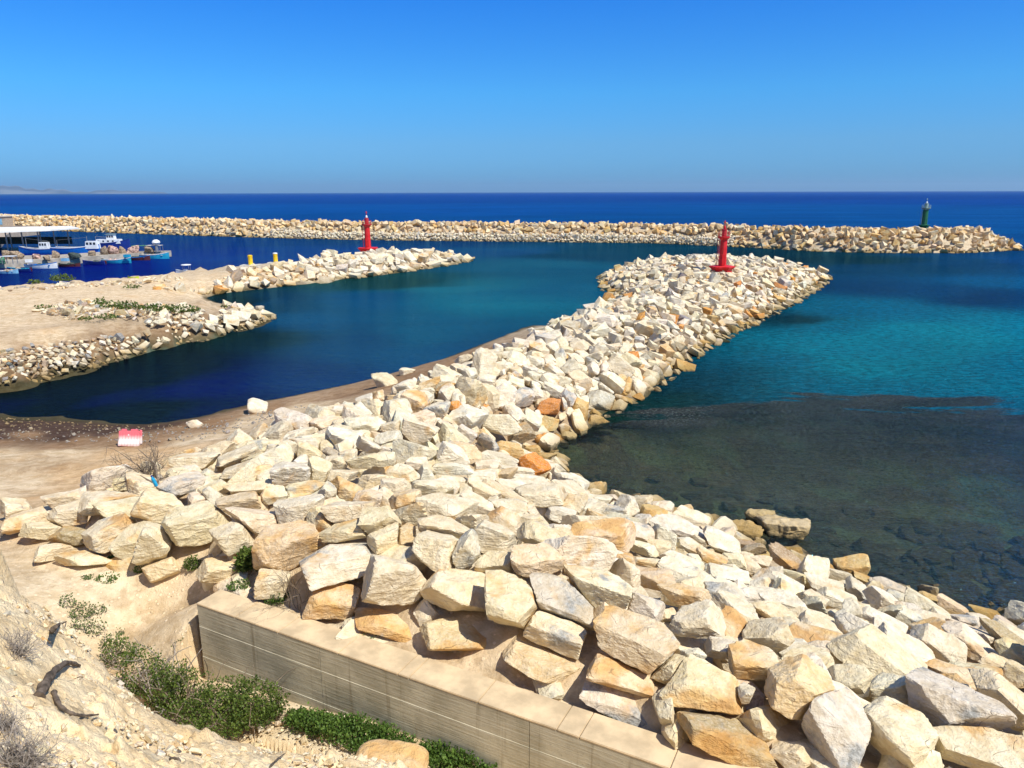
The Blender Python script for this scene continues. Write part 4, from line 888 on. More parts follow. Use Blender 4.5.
OWN = {(946, 708): 'large angular boulder with a speckled blue-grey face and ochre rim', (797, 694): 'big tilted round boulder with a smooth ochre top and pale rim', (706, 690): 'big flat-topped tan block lying above the concrete wall',
       (340, 562): 'wide ochre block with a straight grey front face above the wall', (510, 602): 'tall egg-shaped cream boulder standing over the wall', (536, 496): 'flat angular block overhanging the stones nearest the sea inlet',
       (684, 573): 'long low white slab in the middle of the right-hand slope', (832, 728): 'tall pale block with a dark grey split side leaning left', (638, 645): 'large cream boulder streaked with ochre on two stacked slabs',
       (1004, 640): 'long slab with a dark brown side at the right-hand waterline', (532, 466): 'bright orange boulder at the waterline of the sea inlet', (549, 407): 'small orange boulder where the jetty meets the sea inlet',
       (664, 713): 'narrow upright stone wedged between slabs just behind the wall', (621, 677): 'ochre slab squeezed beneath the large ochre-streaked boulder', (616, 698): 'grey-brown slab lying lowest in its stack behind the wall',
       (238, 502): 'cream boulder with a rough bright ochre front face', (598, 538): 'broad cream block with an ochre front above the sea shore', (725, 736): 'very large brown-sided slab at the wall beneath the flat-topped block',
       (161, 567): 'cream boulder set forward alone on the sand left of the wall', (155, 540): 'upright leaning cream boulder behind the lone one on the sand', (287, 544): 'rounded orange-ochre boulder behind the leafless shrub',
       (392, 580): 'large pale boulder with a cracked olive face above the wall', (457, 591): 'large cream boulder with a dark triangular left face above the wall', (459, 634): 'long ochre block in the lowest course behind the wall',
       (539, 662): 'long ochre wedge-shaped block lying lowest behind the wall middle', (562, 604): 'long boulder with a charcoal grey streaked front face', (880, 660): 'large smooth cream slab with a hollow shadowed underside',
       (985, 752): 'very large cream slab filling the bottom right corner', (465, 551): 'tilted slab with an ochre edge beside a dark gap', (107, 533): 'large rounded cream boulder at the front of the left end'}
PUBL = {(x, y) for _, x, y in LM}
SZ = lambda w: 'very large' if w > 70 else 'large' if w > 48 else 'mid-sized' if w > 30 else 'small'
TN = {'c': 'cream', 'w': 'whitish', 'o': 'ochre-tinged', 'y': 'yellow-brown', 'g': 'grey-patched', 'r': 'orange', 'b': 'brown', 'k': 'dark grey'}
DIRS = [('right of', 0), ('above and right of', 45), ('above', 90), ('above and left of', 135), ('left of', 180), ('below and left of', -135), ('below', -90), ('below and right of', -45)]
slots = {}
for o, r in rock_objs:
    key = tuple(int(v) for v in r.px[:2]) if hasattr(r, 'px') else None
    if key in OWN: o['label'] = OWN[key]; o['category'] = 'boulder'; o['group'] = 'boulders of the pile and jetty'; continue
    x, y = r.pp; best = min(LM, key=lambda m: math.hypot(m[1]-x, (m[2]-y)*1.3)); dx, dy = x-best[1], best[2]-y
    an = math.degrees(math.atan2(dy, dx)); dn = min(DIRS, key=lambda q: abs((an-q[1]+180) % 360-180))[0]
    slots.setdefault((best[0], dn), []).append((math.hypot(dx, dy), o, r))
ORD = ['nearest', 'second', 'third', 'fourth', 'fifth', 'sixth', 'seventh', 'eighth', 'ninth', 'tenth', 'eleventh', 'twelfth', 'thirteenth', 'fourteenth', 'fifteenth', 'sixteenth', 'seventeenth', 'eighteenth', 'nineteenth', 'twentieth']
for (lm, dn), L in slots.items():
    L.sort(key=lambda t: t[0])
    # rank within stones of the same tone and size, so that the look does most of the work
    cnt = {}
    for _, o, r in L:
        w = r.size*2/np.linalg.norm(r.c-CAM)*F; k = (SZ(w), TN[r.tone]); cnt.setdefault(k, []).append(o)
    for (sz, tn_), os_ in cnt.items():
        for i, o in enumerate(os_):
            pre = '' if len(os_) == 1 else ORD[min(i, 19)]+' ' if i else 'nearest '
            o['label'] = f'{pre}{sz} {tn_} boulder {dn} {lm}'; o['category'] = 'boulder'; o['group'] = 'boulders of the pile and jetty'
# ------------------------------------------------------------------ concrete retaining wall
def build_wall():
    root = empty('retaining_wall', (float(wf0[0]), float(wf0[1]), 1.0), 0, 'long board-marked grey concrete retaining wall with sandy top below the boulders', 'wall')
    L = 22.0; o = np.array([wf0[0], wf0[1], 1.0])
    prof = [(3.37, 0.0), (2.86, 0.0), (2.855, .007), (2.12, .007), (2.115, .014), (.6, .014)]
    bounds = [0, 3.42, 8.0, 12.6, 17.2, L]
    for a, b_ in zip(bounds[:-1], bounds[1:]):
        a2 = a+(.006 if a else 0); b2 = b_-.006; V = []; Fc = []
        ts = np.linspace(a2, b2, 8)
        for t in ts:
            for z, of in prof:
                p = wf0+wd*t+wn*of; V.append((p[0], p[1], z))
            for z in (.6, 3.37):
                p = wf0+wd*t-wn*WTH; V.append((p[0], p[1], z))
        n = len(prof)+2
        for q in range(len(ts)-1):
            for k in range(n): Fc.append((q*n+k, q*n+(k+1) % n, (q+1)*n+(k+1) % n, (q+1)*n+k))
        Fc.append(tuple(range(n))[::-1]); Fc.append(tuple((len(ts)-1)*n+k for k in range(n)))
        V = np.array(V)-o; me = raw_mesh('wall_panel', V, Fc, M['concrete'])
        if me.polygons[0].normal.dot(Vector((wn[0], wn[1], 0))) < 0: me.flip_normals()
        link('wall_panel', me, root)
    # cast top in lengths with open joints
    js = [0, 1.15, 2.35, 3.9, 5.3, 5.55, 7.0, 8.5, 8.9, 10.4, 12.2, 14.0, 16.0, 18, 20, L]
    for a, b_ in zip(js[:-1], js[1:]):
        bm = bmesh.new(); a2 = a+.006 if a else -.012; b2 = b_-.006
        cs = []
        for t in (a2, b2):
            for sgn in (.004, -WTH-.004):
                p = wf0+wd*t+wn*sgn
                for z in (3.372, 3.415): cs.append(bm.verts.new((p[0]-o[0], p[1]-o[1], z-o[2])))
        q = cs
        for f in ((0, 2, 3, 1), (4, 5, 7, 6), (0, 1, 5, 4), (2, 6, 7, 3), (1, 3, 7, 5), (0, 4, 6, 2)): bm.faces.new([q[i] for i in f])
        bmesh.ops.recalc_face_normals(bm, faces=bm.faces)
        bmesh.ops.bevel(bm, geom=list(bm.edges), offset=.010, segments=2, affect='EDGES')
        me = bpy.data.meshes.new('coping'); bm.to_mesh(me); bm.free(); me.materials.append(M['coping']); link('coping', me, root)
build_wall()

# ------------------------------------------------------------------ far breakwater
FB = [(-80, 222), (0, 226), (100, 230), (200, 234), (300, 237.5), (400, 240), (500, 241.5), (650, 244), (750, 249), (800, 252.5), (850, 254.5), (900, 255.5), (960, 256), (1030, 253.5)]
fb = np.array([at(x, y)[:2] for x, y in FB])
def resample(P, step):
    d = np.concatenate([[0], np.cumsum(np.hypot(*np.diff(P, axis=0).T))]); s_ = np.arange(0, d[-1], step)
    return np.stack([np.interp(s_, d, P[:, k]) for k in (0, 1)], 1), s_
fbs, fss = resample(fb, 1.0); fk = np.ones(9)/9
fbs = np.stack([np.convolve(np.pad(fbs[:, k], 4, mode='edge'), fk, 'valid') for k in (0, 1)], 1)
ft = np.gradient(fbs, axis=0); ft /= np.linalg.norm(ft, axis=1)[:, None]; fn = np.stack([-ft[:, 1], ft[:, 0]], 1)   # seaward
fpx = np.array([proj((*p, 0))[0] for p in fbs]); FLEN = fss[-1]
def fb_prof(u, px):
    """height of the rubble core over the cross distance u (m from the harbour waterline)"""
    berm = sstep(190, 330, px)*(1-sstep(700, 770, px))
    a = np.interp(u, [-2, 0, 4.6, 6.2, 10.0, 16], [-1.8, -.4, 3.7, 3.9, 3.7, -2])
    b_ = np.interp(u, [-2, 0, 1.6, 4.6, 7.2, 8.6, 11, 16], [-1.8, -.3, 1.35, 1.45, 3.7, 3.8, 3.6, -2])
    return a*(1-berm)+b_*berm
rgf = np.random.default_rng(77)
def build_far():
    us = np.linspace(-2, 16, 14); n = len(fbs)
    endw = np.clip((FLEN-fss)/9, 0, 1)**.5
    V = []; 
    for i in range(n):
        for u in us:
            uu = 8+(u-8)*(.25+.75*endw[i]); p = fbs[i]+fn[i]*uu
            V.append((p[0], p[1], fb_prof(u, fpx[i])*(.15+.85*endw[i])-.35))
    m = len(us); i, j = np.meshgrid(np.arange(n-1), np.arange(m-1), indexing='ij'); a = (i*m+j).ravel()
    Fc = np.stack([a, a+1, a+m+1, a+m], 1)[:, ::-1]
    me = raw_mesh('rubble_core', np.array(V), Fc, M['ground'], True, {'zone': np.tile(np.array(zc['rub']), (len(V), 1))})
    core = link('breakwater_core', me); tag(core, kind='structure')
    rocks = []
    s_ = 0
    rows = [(.1, .82), (1.2, .86), (2.3, .9), (3.4, .95), (4.6, .98), (5.8, .98), (7.0, .95), (8.3, .9), (9.8, .9)]
    for u, sz in rows:
        s_ = rgf.uniform(0, 1)
        while s_ < FLEN-.5:
            k = int(s_); px = fpx[min(k, n-1)]; berm = sstep(200, 330, px)*(1-sstep(700, 760, px))
            sc = sz
            if berm > .5 and u < 4: sc = .55
            ew = np.clip((FLEN-s_)/9, 0, 1)**.5; uu = u+rgf.normal(0, .55); u2 = 8+(uu-8)*(.25+.75*ew)
            p = fbs[k]+ft[k]*(s_-k)+fn[k]*u2; z = fb_prof(uu, px)*(.15+.85*ew)
            rad = sc*rgf.uniform(.72, 1.25)
            tn = rgf.choice(['c', 'o', 'o', 'o', 'y', 'o', 'o'])
            if u < 1 : tn = rgf.choice(['o', 'y', 'c', 'b', 'o'])
            if berm > .5 and u < 4: tn = rgf.choice(['w', 'w', 'c', 'w', 'g'])
            if berm > .5 and 1.5 < u < 4 and rgf.random() < .10: tn = 'o'
            el = rgf.uniform(.75, 1.35)
            rocks.append(make_rock((p[0], p[1], z+.1+rgf.normal(0, .16)), (rad*el, rad/el, rad*rgf.uniform(.65, .95)), rand_rot(rgf, .5), tn, rgf))
            s_ += rad*rgf.uniform(1.25, 1.6)
            if berm > .5 and u < 4 and rgf.random() < .9:
                for q in range(2):
                    rr = rad*rgf.uniform(.6, 1); uu2 = u+rgf.uniform(-.8, .9); p2 = fbs[k]+ft[k]*(s_-k-rgf.uniform(0, 1))+fn[k]*uu2
                    rocks.append(make_rock((p2[0], p2[1], fb_prof(uu2, px)+.1), (rr*1.2, rr, rr*.7), rand_rot(rgf, .5), rgf.choice(['w', 'w', 'c', 'g']), rgf))
    # blunt rounded head
    for _ in range(90):
        a = rgf.uniform(-math.pi, math.pi); rr = 7.5*math.sqrt(rgf.random()); e = fbs[-1]-ft[-1]*3+fn[-1]*7.5
        p = e+np.array((math.cos(a), math.sin(a)))*rr; z = 2.9*(1-(rr/7.5)**1.6)+.0
        rad = rgf.uniform(.7, 1.2); rocks.append(make_rock((p[0], p[1], z), (rad*1.15, rad, rad*.75), rand_rot(rgf, .5), rgf.choice(['c', 'o', 'y', 'o', 'w']), rgf))
    carve(rocks, .03, .5)
    print('far rocks', len(rocks))
    merged('breakwater_stones', rocks, lambda r: 0, 'long line of yellowish rocks forming the outer breakwater across the sea')
build_far()

# ------------------------------------------------------------------ inner mole and peninsula stones
rgm = np.random.default_rng(91)
def tn_mole(x, y, z, rg):
    px = proj((x, y, z))[0]; u = rg.random()
    if px < 250: return 'o' if u < .25 else 'b' if u < .4 else 'g' if u < .5 else 'w' if u < .7 else 'c' if u < .9 else 'r'
    if px < 320: return 'o' if u < .22 else 'g' if u < .35 else 'b' if u < .43 else 'w' if u < .7 else 'c'
    return 'w' if u < .62 else 'c' if u < .85 else 'g' if u < .92 else 'o'
mole = np.array([p[:2] for p in P3([(158, 291, 1.0), (185, 288, 1.2), (215, 280, 1.3), (240, 272, 1.3), (262, 268, 1.6), (300, 263, 1.7), (340, 255, 1.8), (385, 250, 1.9), (420, 248, 1.5), (450, 252, .9)])] +
    [np.array((-7.5, 140.)), np.array((-7.5, 133.))] + [at(x, y)[:2]+np.array((0, -.4)) for x, y in ((455, 264), (430, 268), (405, 271), (370, 276), (335, 279), (300, 283), (265, 287), (235, 290), (215, 293), (185, 296), (165, 295))])
mrocks = scatter(mole, [(.95, 900), (.75, 2500), (.55, 5000), (.38, 9000)], [], rgm, .80, tn_mole, .3, None, .75, .45)
pen_s = np.array([p[:2] for p in P3([(-60, 366, .6), (0, 354, 1.1), (50, 347, 1.1), (95, 341, 1.1), (130, 336, 1.0), (160, 333, 1.0), (200, 326, .8), (235, 312, .8), (225, 303, .5), (262, 311, .0), (276, 318, -.1), (250, 329, -.1), (200, 339, -.1), (150, 351, -.1), (100, 367, -.1), (40, 382, -.1), (-40, 398, -.1)])])
def tn_pen(x, y, z, rg):
    u = rg.random(); px = proj((x, y, z))[0]
    if px > 150: return 'w' if u < .6 else 'c' if u < .85 else 'o' if u < .93 else 'g'
    return 'c' if u < .35 else 'b' if u < .68 else 'w' if u < .80 else 'k' if u < .9 else 'g'
def sfp(q, s, rg):
    px = np.array([proj((a, b_, .5))[0] for a, b_ in q]) if len(q) else np.zeros(0)
    return (px > 120) & ((s < .5) | (px > 190)) | ((s < .3) & (rg.random(len(q)) < .9))
mrocks += scatter(pen_s, [(.7, 300), (.5, 900), (.34, 2500), (.22, 9000), (.13, 16000)], mrocks, rgm, .95, tn_pen, .3, sfp, .7, .5)
heap = np.array([at(x, y, 1.6)[:2] for x, y in ((35, 308), (60, 299), (90, 297), (130, 304), (200, 308), (210, 322), (150, 322), (110, 318), (70, 318))])
mrocks += scatter(heap, [(.5, 60), (.3, 500), (.18, 2500)], mrocks, rgm, .9, tn_pen, .3, None, .6, .5)
shore2 = np.array([at(x, y, 1.2)[:2] for x, y in ((-40, 286), (40, 284), (100, 280), (170, 276), (200, 277), (150, 281), (60, 287), (-40, 290))])
mrocks += scatter(shore2, [(.5, 30), (.3, 90), (.2, 300)], mrocks, rgm, .9, tn_pen, .3, None, .6, .5)
carve(mrocks, .02, .45)
for r in mrocks: r.app = r.size/np.linalg.norm(r.c-CAM)
merged('rubble_stones', mrocks, lambda r: 0, 'mixed white, grey and ochre rubble along the inner mole and sandy spit')

# stones along the inner shore of the road, loose ones on the bank and in the gully, stones under the inlet
srocks = []
for x, y, s, tn in ((257, 408, .55, 'w'), (196, 423, .32, 'w'), (385, 383, .6, 'c'), (406, 372, .4, 'w')):
    p = hit(x, y, .1); srocks.append((make_rock(p, (s*1.3, s, s*.8), rand_rot(rgm, .3), tn, rgm), x))
SB = {257: 'pale boulder alone on the sand at the inner water edge', 196: 'small whitish stone at the water edge right of the pink barrier', 385: 'pale blocky boulder on the bank edge beside the inner harbour water', 406: 'small white boulder perched on the bank edge above the inner harbour'}
for r, x in srocks:
    P, Fc = rock_mesh(r, 4); t, s, g = attrs_for(r, len(P))
    tag(link('boulder', raw_mesh('boulder', P, Fc, M['rock'], True, {'tint': t, 'stain': s, 'grey': g}), None, tuple(r.c)), SB[x], 'boulder', 'boulders of the pile and jetty')

def loose(name, polys, label, seed, sizes, tones, level=2):
    rg = np.random.default_rng(seed); L = []
    for poly in polys: L += scatter(np.array([p[:2] for p in P3(poly)]), sizes, [], rg, 1.0, tones, .15, None, .6, .6)
    merged(name, L, lambda r: level, label)
tb = lambda x, y, z, rg: rg.choice(['c', 'c', 'w', 'c', 'c'])
loose('bank_stones', [[(-60, 570, 8), (20, 575, 7.6), (95, 655, 7.3), (190, 738, 6.8), (330, 755, 6.3), (415, 768, 6.0), (415, 840, 6), (-60, 860, 9)]], 'crumbled pale stones lying over the near earth bank', 3,
      [(.075, 60), (.045, 900), (.026, 5000), (.016, 9000)], tb, 0)
loose('sand_pebbles', [[(60, 575, 2.7), (200, 585, 2.7), (300, 612, 3.3), (500, 683, 3.3), (740, 765, 3.3), (700, 752, 3.3), (440, 668, 3.3), (230, 598, 3.2), (196, 680, 1.6), (130, 660, 2)],
      [(225, 690, 1.6), (520, 800, 1.6), (420, 800, 2.2), (270, 760, 2.4), (205, 700, 1.9)]], 'small pebbles and chips scattered on the sand around the wall', 4, [(.07, 60), (.04, 500), (.022, 2200)], tb, 0)
tr_ = lambda x, y, z, rg: 'k'
loose('beach_debris', [[(0, 415, .1), (150, 425, .2), (300, 405, .8), (330, 400, .9), (200, 440, 1.2), (100, 440, .8), (0, 440, .8)]], 'dark bits of dry seagrass and pebbles strewn on the small inner beach', 6, [(.10, 60), (.05, 900)], tr_, 0)

# sea rocks in the inlet
def sea_rock(x, y, wpx, dpt, hgt, z, a, tn, label, sub=False, seed=1):
    p = at(x, y, 0); m = float(np.dot(p-CAM, FW))/F; rg = np.random.default_rng(seed)
    r = make_rock((p[0], p[1], z), (wpx*m*.5, dpt, hgt), rot_z(a), tn, rg, seed=seed); r.grey = 0
    P, Fc = rock_mesh(r, 5, 20, 3.4)
    P[:, 2] *= 1; q = P/r.size; P[:, 2] += fbm(q*2.2+5, 9, 4)*.22*hgt
    t, s, g = attrs_for(r, len(P))
    o = link('sea_rock', raw_mesh('sea_rock', P, Fc, M['rock'], True, {'tint': t, 'stain': s, 'grey': g}), None, tuple(r.c)); tag(o, label, 'rock', 'flat rocks awash in the inlet'); return o
sea_rock(783, 534, 62, .62, .42, .16, -.42, 'c', 'long low pale rock standing just out of the sea near the shore', seed=5)
sea_rock(762, 522, 30, .36, .34, .10, .2, 'c', 'small flat rock at the left back of the long sea rock', seed=8)
sea_rock(945, 588, 66, .55, .34, -.50, -.35, 'y', 'drowned brown rock just under the surface right of the shore slabs', seed=9)
sea_rock(1016, 590, 60, 1.1, .40, -.60, -.5, 'b', 'dark drowned rock at the right edge under the sea surface', seed=12)
sea_rock(686, 518, 50, .5, .34, -.14, -.3, 'b', 'brown weedy rock half drowned by the white slabs at the shore', seed=14)
sea_rock(735, 533, 46, .40, .30, .02, -.35, 'y', 'yellowish rock at the waterline left of the long sea rock', seed=15)
rgs = np.random.default_rng(8); subl = []
for _ in range(260):
    x = rgs.uniform(560, 1060); y = rgs.uniform(455, 640); p = at(x, y); zz = terrain(p[:2])[0]
    if -2.2 < zz < -.15:
        s_ = rgs.uniform(.15, .55); subl.append(make_rock((p[0], p[1], zz+.05), (s_*1.3, s_, s_*.5), rand_rot(rgs, .3), rgs.choice(['b', 'k', 'y', 'b']), rgs))
merged('drowned_stones', subl, lambda r: 3, 'dim brown stones lying on the shallow sea bed')
# ------------------------------------------------------------------ beacons
def beacon(px, py, z, h, label, paint, top_paint, base_w, dia, group, rz=.3, fade=None):
    p = at(px, py, z)
    root = empty('harbour_beacon', tuple(p), rz, label, 'beacon', group); k = h/6.0
    m = MB(); m.lathe([(base_w*.42, -.9), (base_w*.43, .12*k), (base_w*.57, .46*k), (base_w*.57, .56*k), (base_w*.50, .60*k), (dia*.7, .605*k)], 6, rot=math.pi/6); m.build('plinth', paint, root)
    m = MB(); m.lathe([(dia*.56, .60*k), (dia*.53, .66*k), (dia*.50, 2.0*k), (dia*.46, 3.7*k), (dia*.46, 3.72*k)], 24); m.build('tower', paint, root, smooth=True)
    m = MB(); m.lathe([(dia*.47, 3.66*k), (dia*.60, 3.80*k), (dia*.80, 3.98*k), (dia*.80, 4.08*k), (dia*.30, 4.085*k)], 24); m.build('gallery', fade or paint, root, smooth=True)
    m = MB(); n = 10; rr = dia*.75
    for i in range(n):
        a = 2*math.pi*i/n; m.tube([(rr*math.cos(a), rr*math.sin(a), 4.08*k), (rr*math.cos(a), rr*math.sin(a), 4.62*k)], .022*k, 5)
    for zz in (4.36, 4.62):
        m.tube([(rr*math.cos(2*math.pi*i/24), rr*math.sin(2*math.pi*i/24), zz*k) for i in range(25)], .02*k, 5)
    m.build('railing', top_paint, root)
    m = MB(); m.lathe([(dia*.33, 4.08*k), (dia*.33, 4.86*k), (dia*.38, 4.90*k), (dia*.38, 4.96*k), (dia*.2, 4.98*k)], 18); m.build('lantern_housing', top_paint, root, smooth=True)
    m = MB(); m.lathe([(dia*.13, 4.97*k), (dia*.17, 5.02*k), (dia*.17, 5.24*k), (dia*.10, 5.36*k)], 14); ln = m.build('lamp', M['white'] if fade else paint, root, smooth=True)
    m = MB(); m.lathe([(.035*k, 5.34*k), (.035*k, 5.62*k), (.10*k, 5.66*k), (.10*k, 5.84*k), (.02*k, 6.0*k)], 10); m.build('finial', top_paint, root)
    # ladder down the tower's left side
    m = MB(); a0 = math.pi-rz+.15
    for s_ in (-1, 1):
        a = a0+s_*.20/dia*1.4
        m.tube([(dia*.78*math.cos(a), dia*.78*math.sin(a), .6*k), (dia*.80*math.cos(a), dia*.80*math.sin(a), 4.5*k)], .03*k, 5)
    for i in range(13):
        zz = (.85+i*.28)*k; q = [(dia*.79*math.cos(a0+s_*.28/dia), dia*.79*math.sin(a0+s_*.28/dia), zz) for s_ in (-1, 1)]; m.tube(q, .018*k, 4)
    m.build('ladder', M['metal'] if paint != M['red'] else M['redfade'], root)
    m = MB(); a = -math.pi/2-rz; c, s_ = math.cos(a), math.sin(a); m.box(c*dia*.50, s_*dia*.50, 1.35*k, .10, dia*.46, 1.25*k, rz=a); m.build('door', paint, root)
    return root
beacon(722.5, 272, 2.6, 6.05, 'nearer red harbour beacon with flared red plinth on the round jetty head', M['red'], M['redfade'], 2.75, .88, 'red harbour beacons')
beacon(369, 250.5, 2.2, 6.75, 'farther red harbour beacon with whitish lamp on the inner mole', M['red'], M['redfade'], 3.3, 1.0, 'red harbour beacons', .1, M['redfade'])
def far_at(px, u, z):
    k = int(np.argmin(np.abs(fpx-px))); p = fbs[k]+fn[k]*u; return (float(p[0]), float(p[1]), z)
beacon(924.5, 230, 4.0, 6.4, 'dark green harbour beacon with pale green lantern gallery on the outer breakwater', M['green'], M['greyg'], 2.0, 1.2, 'green harbour beacon', .2, M['greyg'])

# ------------------------------------------------------------------ yellow bollards on the mole
for x, y, lab, sc_ in ((251.5, 263.5, 'left yellow mooring bollard on a wide cracked concrete pad', 1.25), (276.5, 261, 'right yellow mooring bollard with white cap on a square pale pad', 1.0)):
    p = at(x, y, 1.55)
    root = empty('mooring_bollard', tuple(p), R.uniform(-.1, .1), lab, 'bollard', 'yellow bollards on the mole')
    m = MB(); m.box(0, 0, -.35, 2.3*sc_, 1.9, .8, taper=.94); m.build('concrete_pad', M['pad'], root)
    m = MB(); m.lathe([(.36, .05), (.36, .12), (.33, .16), (.33, 1.20), (.35, 1.24), (.35, 1.32)], 18); m.build('post', M['yellow'], root, smooth=True)
    m = MB(); m.lathe([(.36, 1.322), (.36, 1.40), (.27, 1.48), (.05, 1.51)], 18); m.build('cap', M['white'] if sc_ == 1.0 else M['yellow'], root, smooth=True)

# ------------------------------------------------------------------ plastic road barrier
def barrier_mat():
    b = NB('faded_barrier_plastic'); t = b.n('ShaderNodeTexCoord').outputs['Object']; sp = b.n('ShaderNodeSeparateXYZ'); b.l(t, sp.inputs[0])
    n = b.noise(t, 5, 4); z = b.math('ADD', sp.outputs['Z'], b.math('MULTIPLY', n, .16))
    c = b.mix(b.ramp(z, .36, .62), (.80, .66, .62), (.75, .16, .19)); c = b.mix(b.math('SUBTRACT', 1.0, b.ramp(z, .06, .13)), c, (.66, .20, .19))
    b.principled(c, .5, None, 0, .4); return b.m
p = hit(129.5, 442.5, .0); W_, H_ = .44, .74
root = empty('road_barrier', (p[0], p[1], p[2]-.03), .10, 'faded pink and white plastic road barrier standing on the sand by the dark beach', 'barrier'); root.rotation_euler = (-.16, .07, .12)
bm_ = barrier_mat(); m = MB()
prof = [(.20, .0), (.20, .10), (.11, .30), (.085, .66)]
n = 15
V, Fc = [], []
for i in range(n):
    x = -W_+2*W_*i/(n-1); fl = .014 if i % 2 else -.004
    ring = [(x, -(d+(fl if 0 < j < 3 else 0)), z) for j, (d, z) in enumerate(prof)]+[(x, d+(fl if 0 < j < 3 else 0), z) for j, (d, z) in reversed(list(enumerate(prof)))]
    V += ring
k8 = 8
for i in range(n-1):
    for j in range(k8): Fc.append((i*k8+j, (i+1)*k8+j, (i+1)*k8+(j+1) % k8, i*k8+(j+1) % k8))
Fc += [tuple(range(k8)), tuple((n-1)*k8+j for j in range(k8))[::-1]]
m.add(V, Fc); m.build('barrier_body', bm_, root)
m = MB(); m.box(-.24, 0, .70, .20, .12, .085); m.box(.20, 0, .70, .28, .12, .085); m.build('top_lug', bm_, root)
m = MB(); m.lathe([(.055, .10), (.055, .70), (.03, .72)], 10, (W_+.03, 0, 0)); m.build('joint_post', bm_, root)
m = MB(); m.lathe([(.05, .45), (.055, .50), (.03, .53)], 12, (-.02, -.06, 0)); m.build('filler_cap', M['white'], root)

# ------------------------------------------------------------------ plants
def leaves_mesh(name, pts, size, mat, rg, up=.35):
    n = len(pts); d = rg.normal(0, 1, (n, 3)); d[:, 2] = np.abs(d[:, 2])*.8+up; d /= np.linalg.norm(d, axis=1)[:, None]
    s_ = np.cross(d, rg.normal(0, 1, (n, 3))); s_ /= np.linalg.norm(s_, axis=1)[:, None]+1e-9; nn = np.cross(d, s_)
    L = (size*rg.uniform(.6, 1.35, n))[:, None]; Wd = L*.36
    v0 = pts; v1 = pts+d*L*.5+s_*Wd+nn*L*.06; v2 = pts+d*L; v3 = pts+d*L*.5-s_*Wd+nn*L*.06; vm = pts+d*L*.5-nn*L*.05
    V = np.stack([v0, v1, v2, v3, vm], 1).reshape(-1, 3); b_ = np.arange(n)[:, None]*5
    Fc = np.vstack([b_+np.array([0, 1, 4]), b_+np.array([1, 2, 4]), b_+np.array([2, 3, 4]), b_+np.array([3, 0, 4])])
    lr = np.repeat(rg.random(n), 5)
    return raw_mesh(name, V, Fc, mat, False, {'leafrnd': lr})
def blob_pts(blobs, dens, rg):
    out = []
    for (c, r) in blobs:
        n = int(dens*r[0]*r[1]*r[2]**.5*(1)); q = rg.normal(0, 1, (n, 3)); q /= np.linalg.norm(q, axis=1)[:, None]; q *= rg.uniform(.25, 1.0, (n, 1))**.45
        jit = 1+.30*fbm(q*2.2+np.array(c), 14, 3)[:, None]
        q = q*np.array(r)*jit; q[:, 2] = np.where(q[:, 2] < -.3*r[2], -.3*r[2], q[:, 2]); out.append(q+np.array(c))
    return np.vstack(out)
def branching(m, p, d, L, r, depth, rg, droop=0.0):
    pts = [Vector(p)]; d = Vector(d).normalized(); q = Vector(p); n = 4
    for i in range(n):
        d = (d+Vector(rg.normal(0, .20, 3))+Vector((0, 0, -droop))).normalized(); q = q+d*L/n; pts.append(q.copy())
    m.tube(pts, [r*(1-.5*i/n) for i in range(n+1)], 5 if r > .006 else 3)
    if depth > 0:
        for _ in range(rg.integers(2, 4)):
            i = rg.integers(1, n+1); nd = (d+Vector(rg.normal(0, .65, 3))).normalized(); branching(m, pts[i], nd, L*rg.uniform(.5, .8), r*.55, depth-1, rg, droop)
def plant(name, label, cat, blobs_px, dens, leaf, mat, group, seed, stems=8, twig='twig', up=.35, sh=1.0):
    """blobs_px: (px, py of the foot, half width in px, height in px)"""
    rg = np.random.default_rng(seed); B = []; feet = []
    for x, y, hw, hp in blobs_px:
        g = hit(x, y, 0); mpp = float(np.dot(g-CAM, FW))/F; rx = hw*mpp; rz_ = max(hp*mpp*.5/.85*sh, .03)
        B.append((np.array((g[0], g[1]+rx*.25, g[2]+rz_*.75)), (rx, rx*.8, rz_))); feet.append(g)
    o = feet[0].copy(); root = empty(name, tuple(o), 0, label, cat, group)
    pts = blob_pts([(b_[0]-o, b_[1]) for b_ in B], dens, rg); kk = fbm(pts*3.1+seed, 31, 3)+rg.normal(0, .12, len(pts)); pts = pts[(kk > -.16) | (rg.random(len(pts)) < .12)]
    # keep the foliage out of the ground
    tz = terrain(pts[:, :2]+o[:2])-o[2]; pts[:, 2] = np.maximum(pts[:, 2], tz+.01)
    link('foliage', leaves_mesh('foliage', pts, leaf, M[mat], rg, up), root)
    m = MB()
    for b_ in B:
        for _ in range(stems):
            f = b_[0]-o; f = f+np.array([rg.normal(0, b_[1][0]*.2), rg.normal(0, b_[1][1]*.2), -b_[1][2]*.8])
            branching(m, f, (rg.normal(0, .6), rg.normal(0, .6), 1), b_[1][2]*1.3, max(.006, b_[1][2]*.03), 1, rg)
    m.build('stems', M[twig], root); return root
pg_ = 'green shrubs in the gully'
plant('leafy_shrub', 'large dense green shrub in the gully just left of the wall foot', 'shrub', [(215, 742, 40, 56), (250, 730, 32, 50), (185, 722, 30, 56), (268, 720, 18, 36), (225, 716, 26, 40)], 13000, .05, 'leaf_dark', pg_, 41, 10)
plant('leafy_shrub', 'smaller olive green shrub with bare grey twigs above the bank edge', 'shrub', [(140, 702, 24, 60), (165, 716, 24, 56), (118, 668, 18, 34), (172, 690, 14, 30)], 12000, .048, 'leaf_dark', pg_, 42, 12, 'twig_dry')
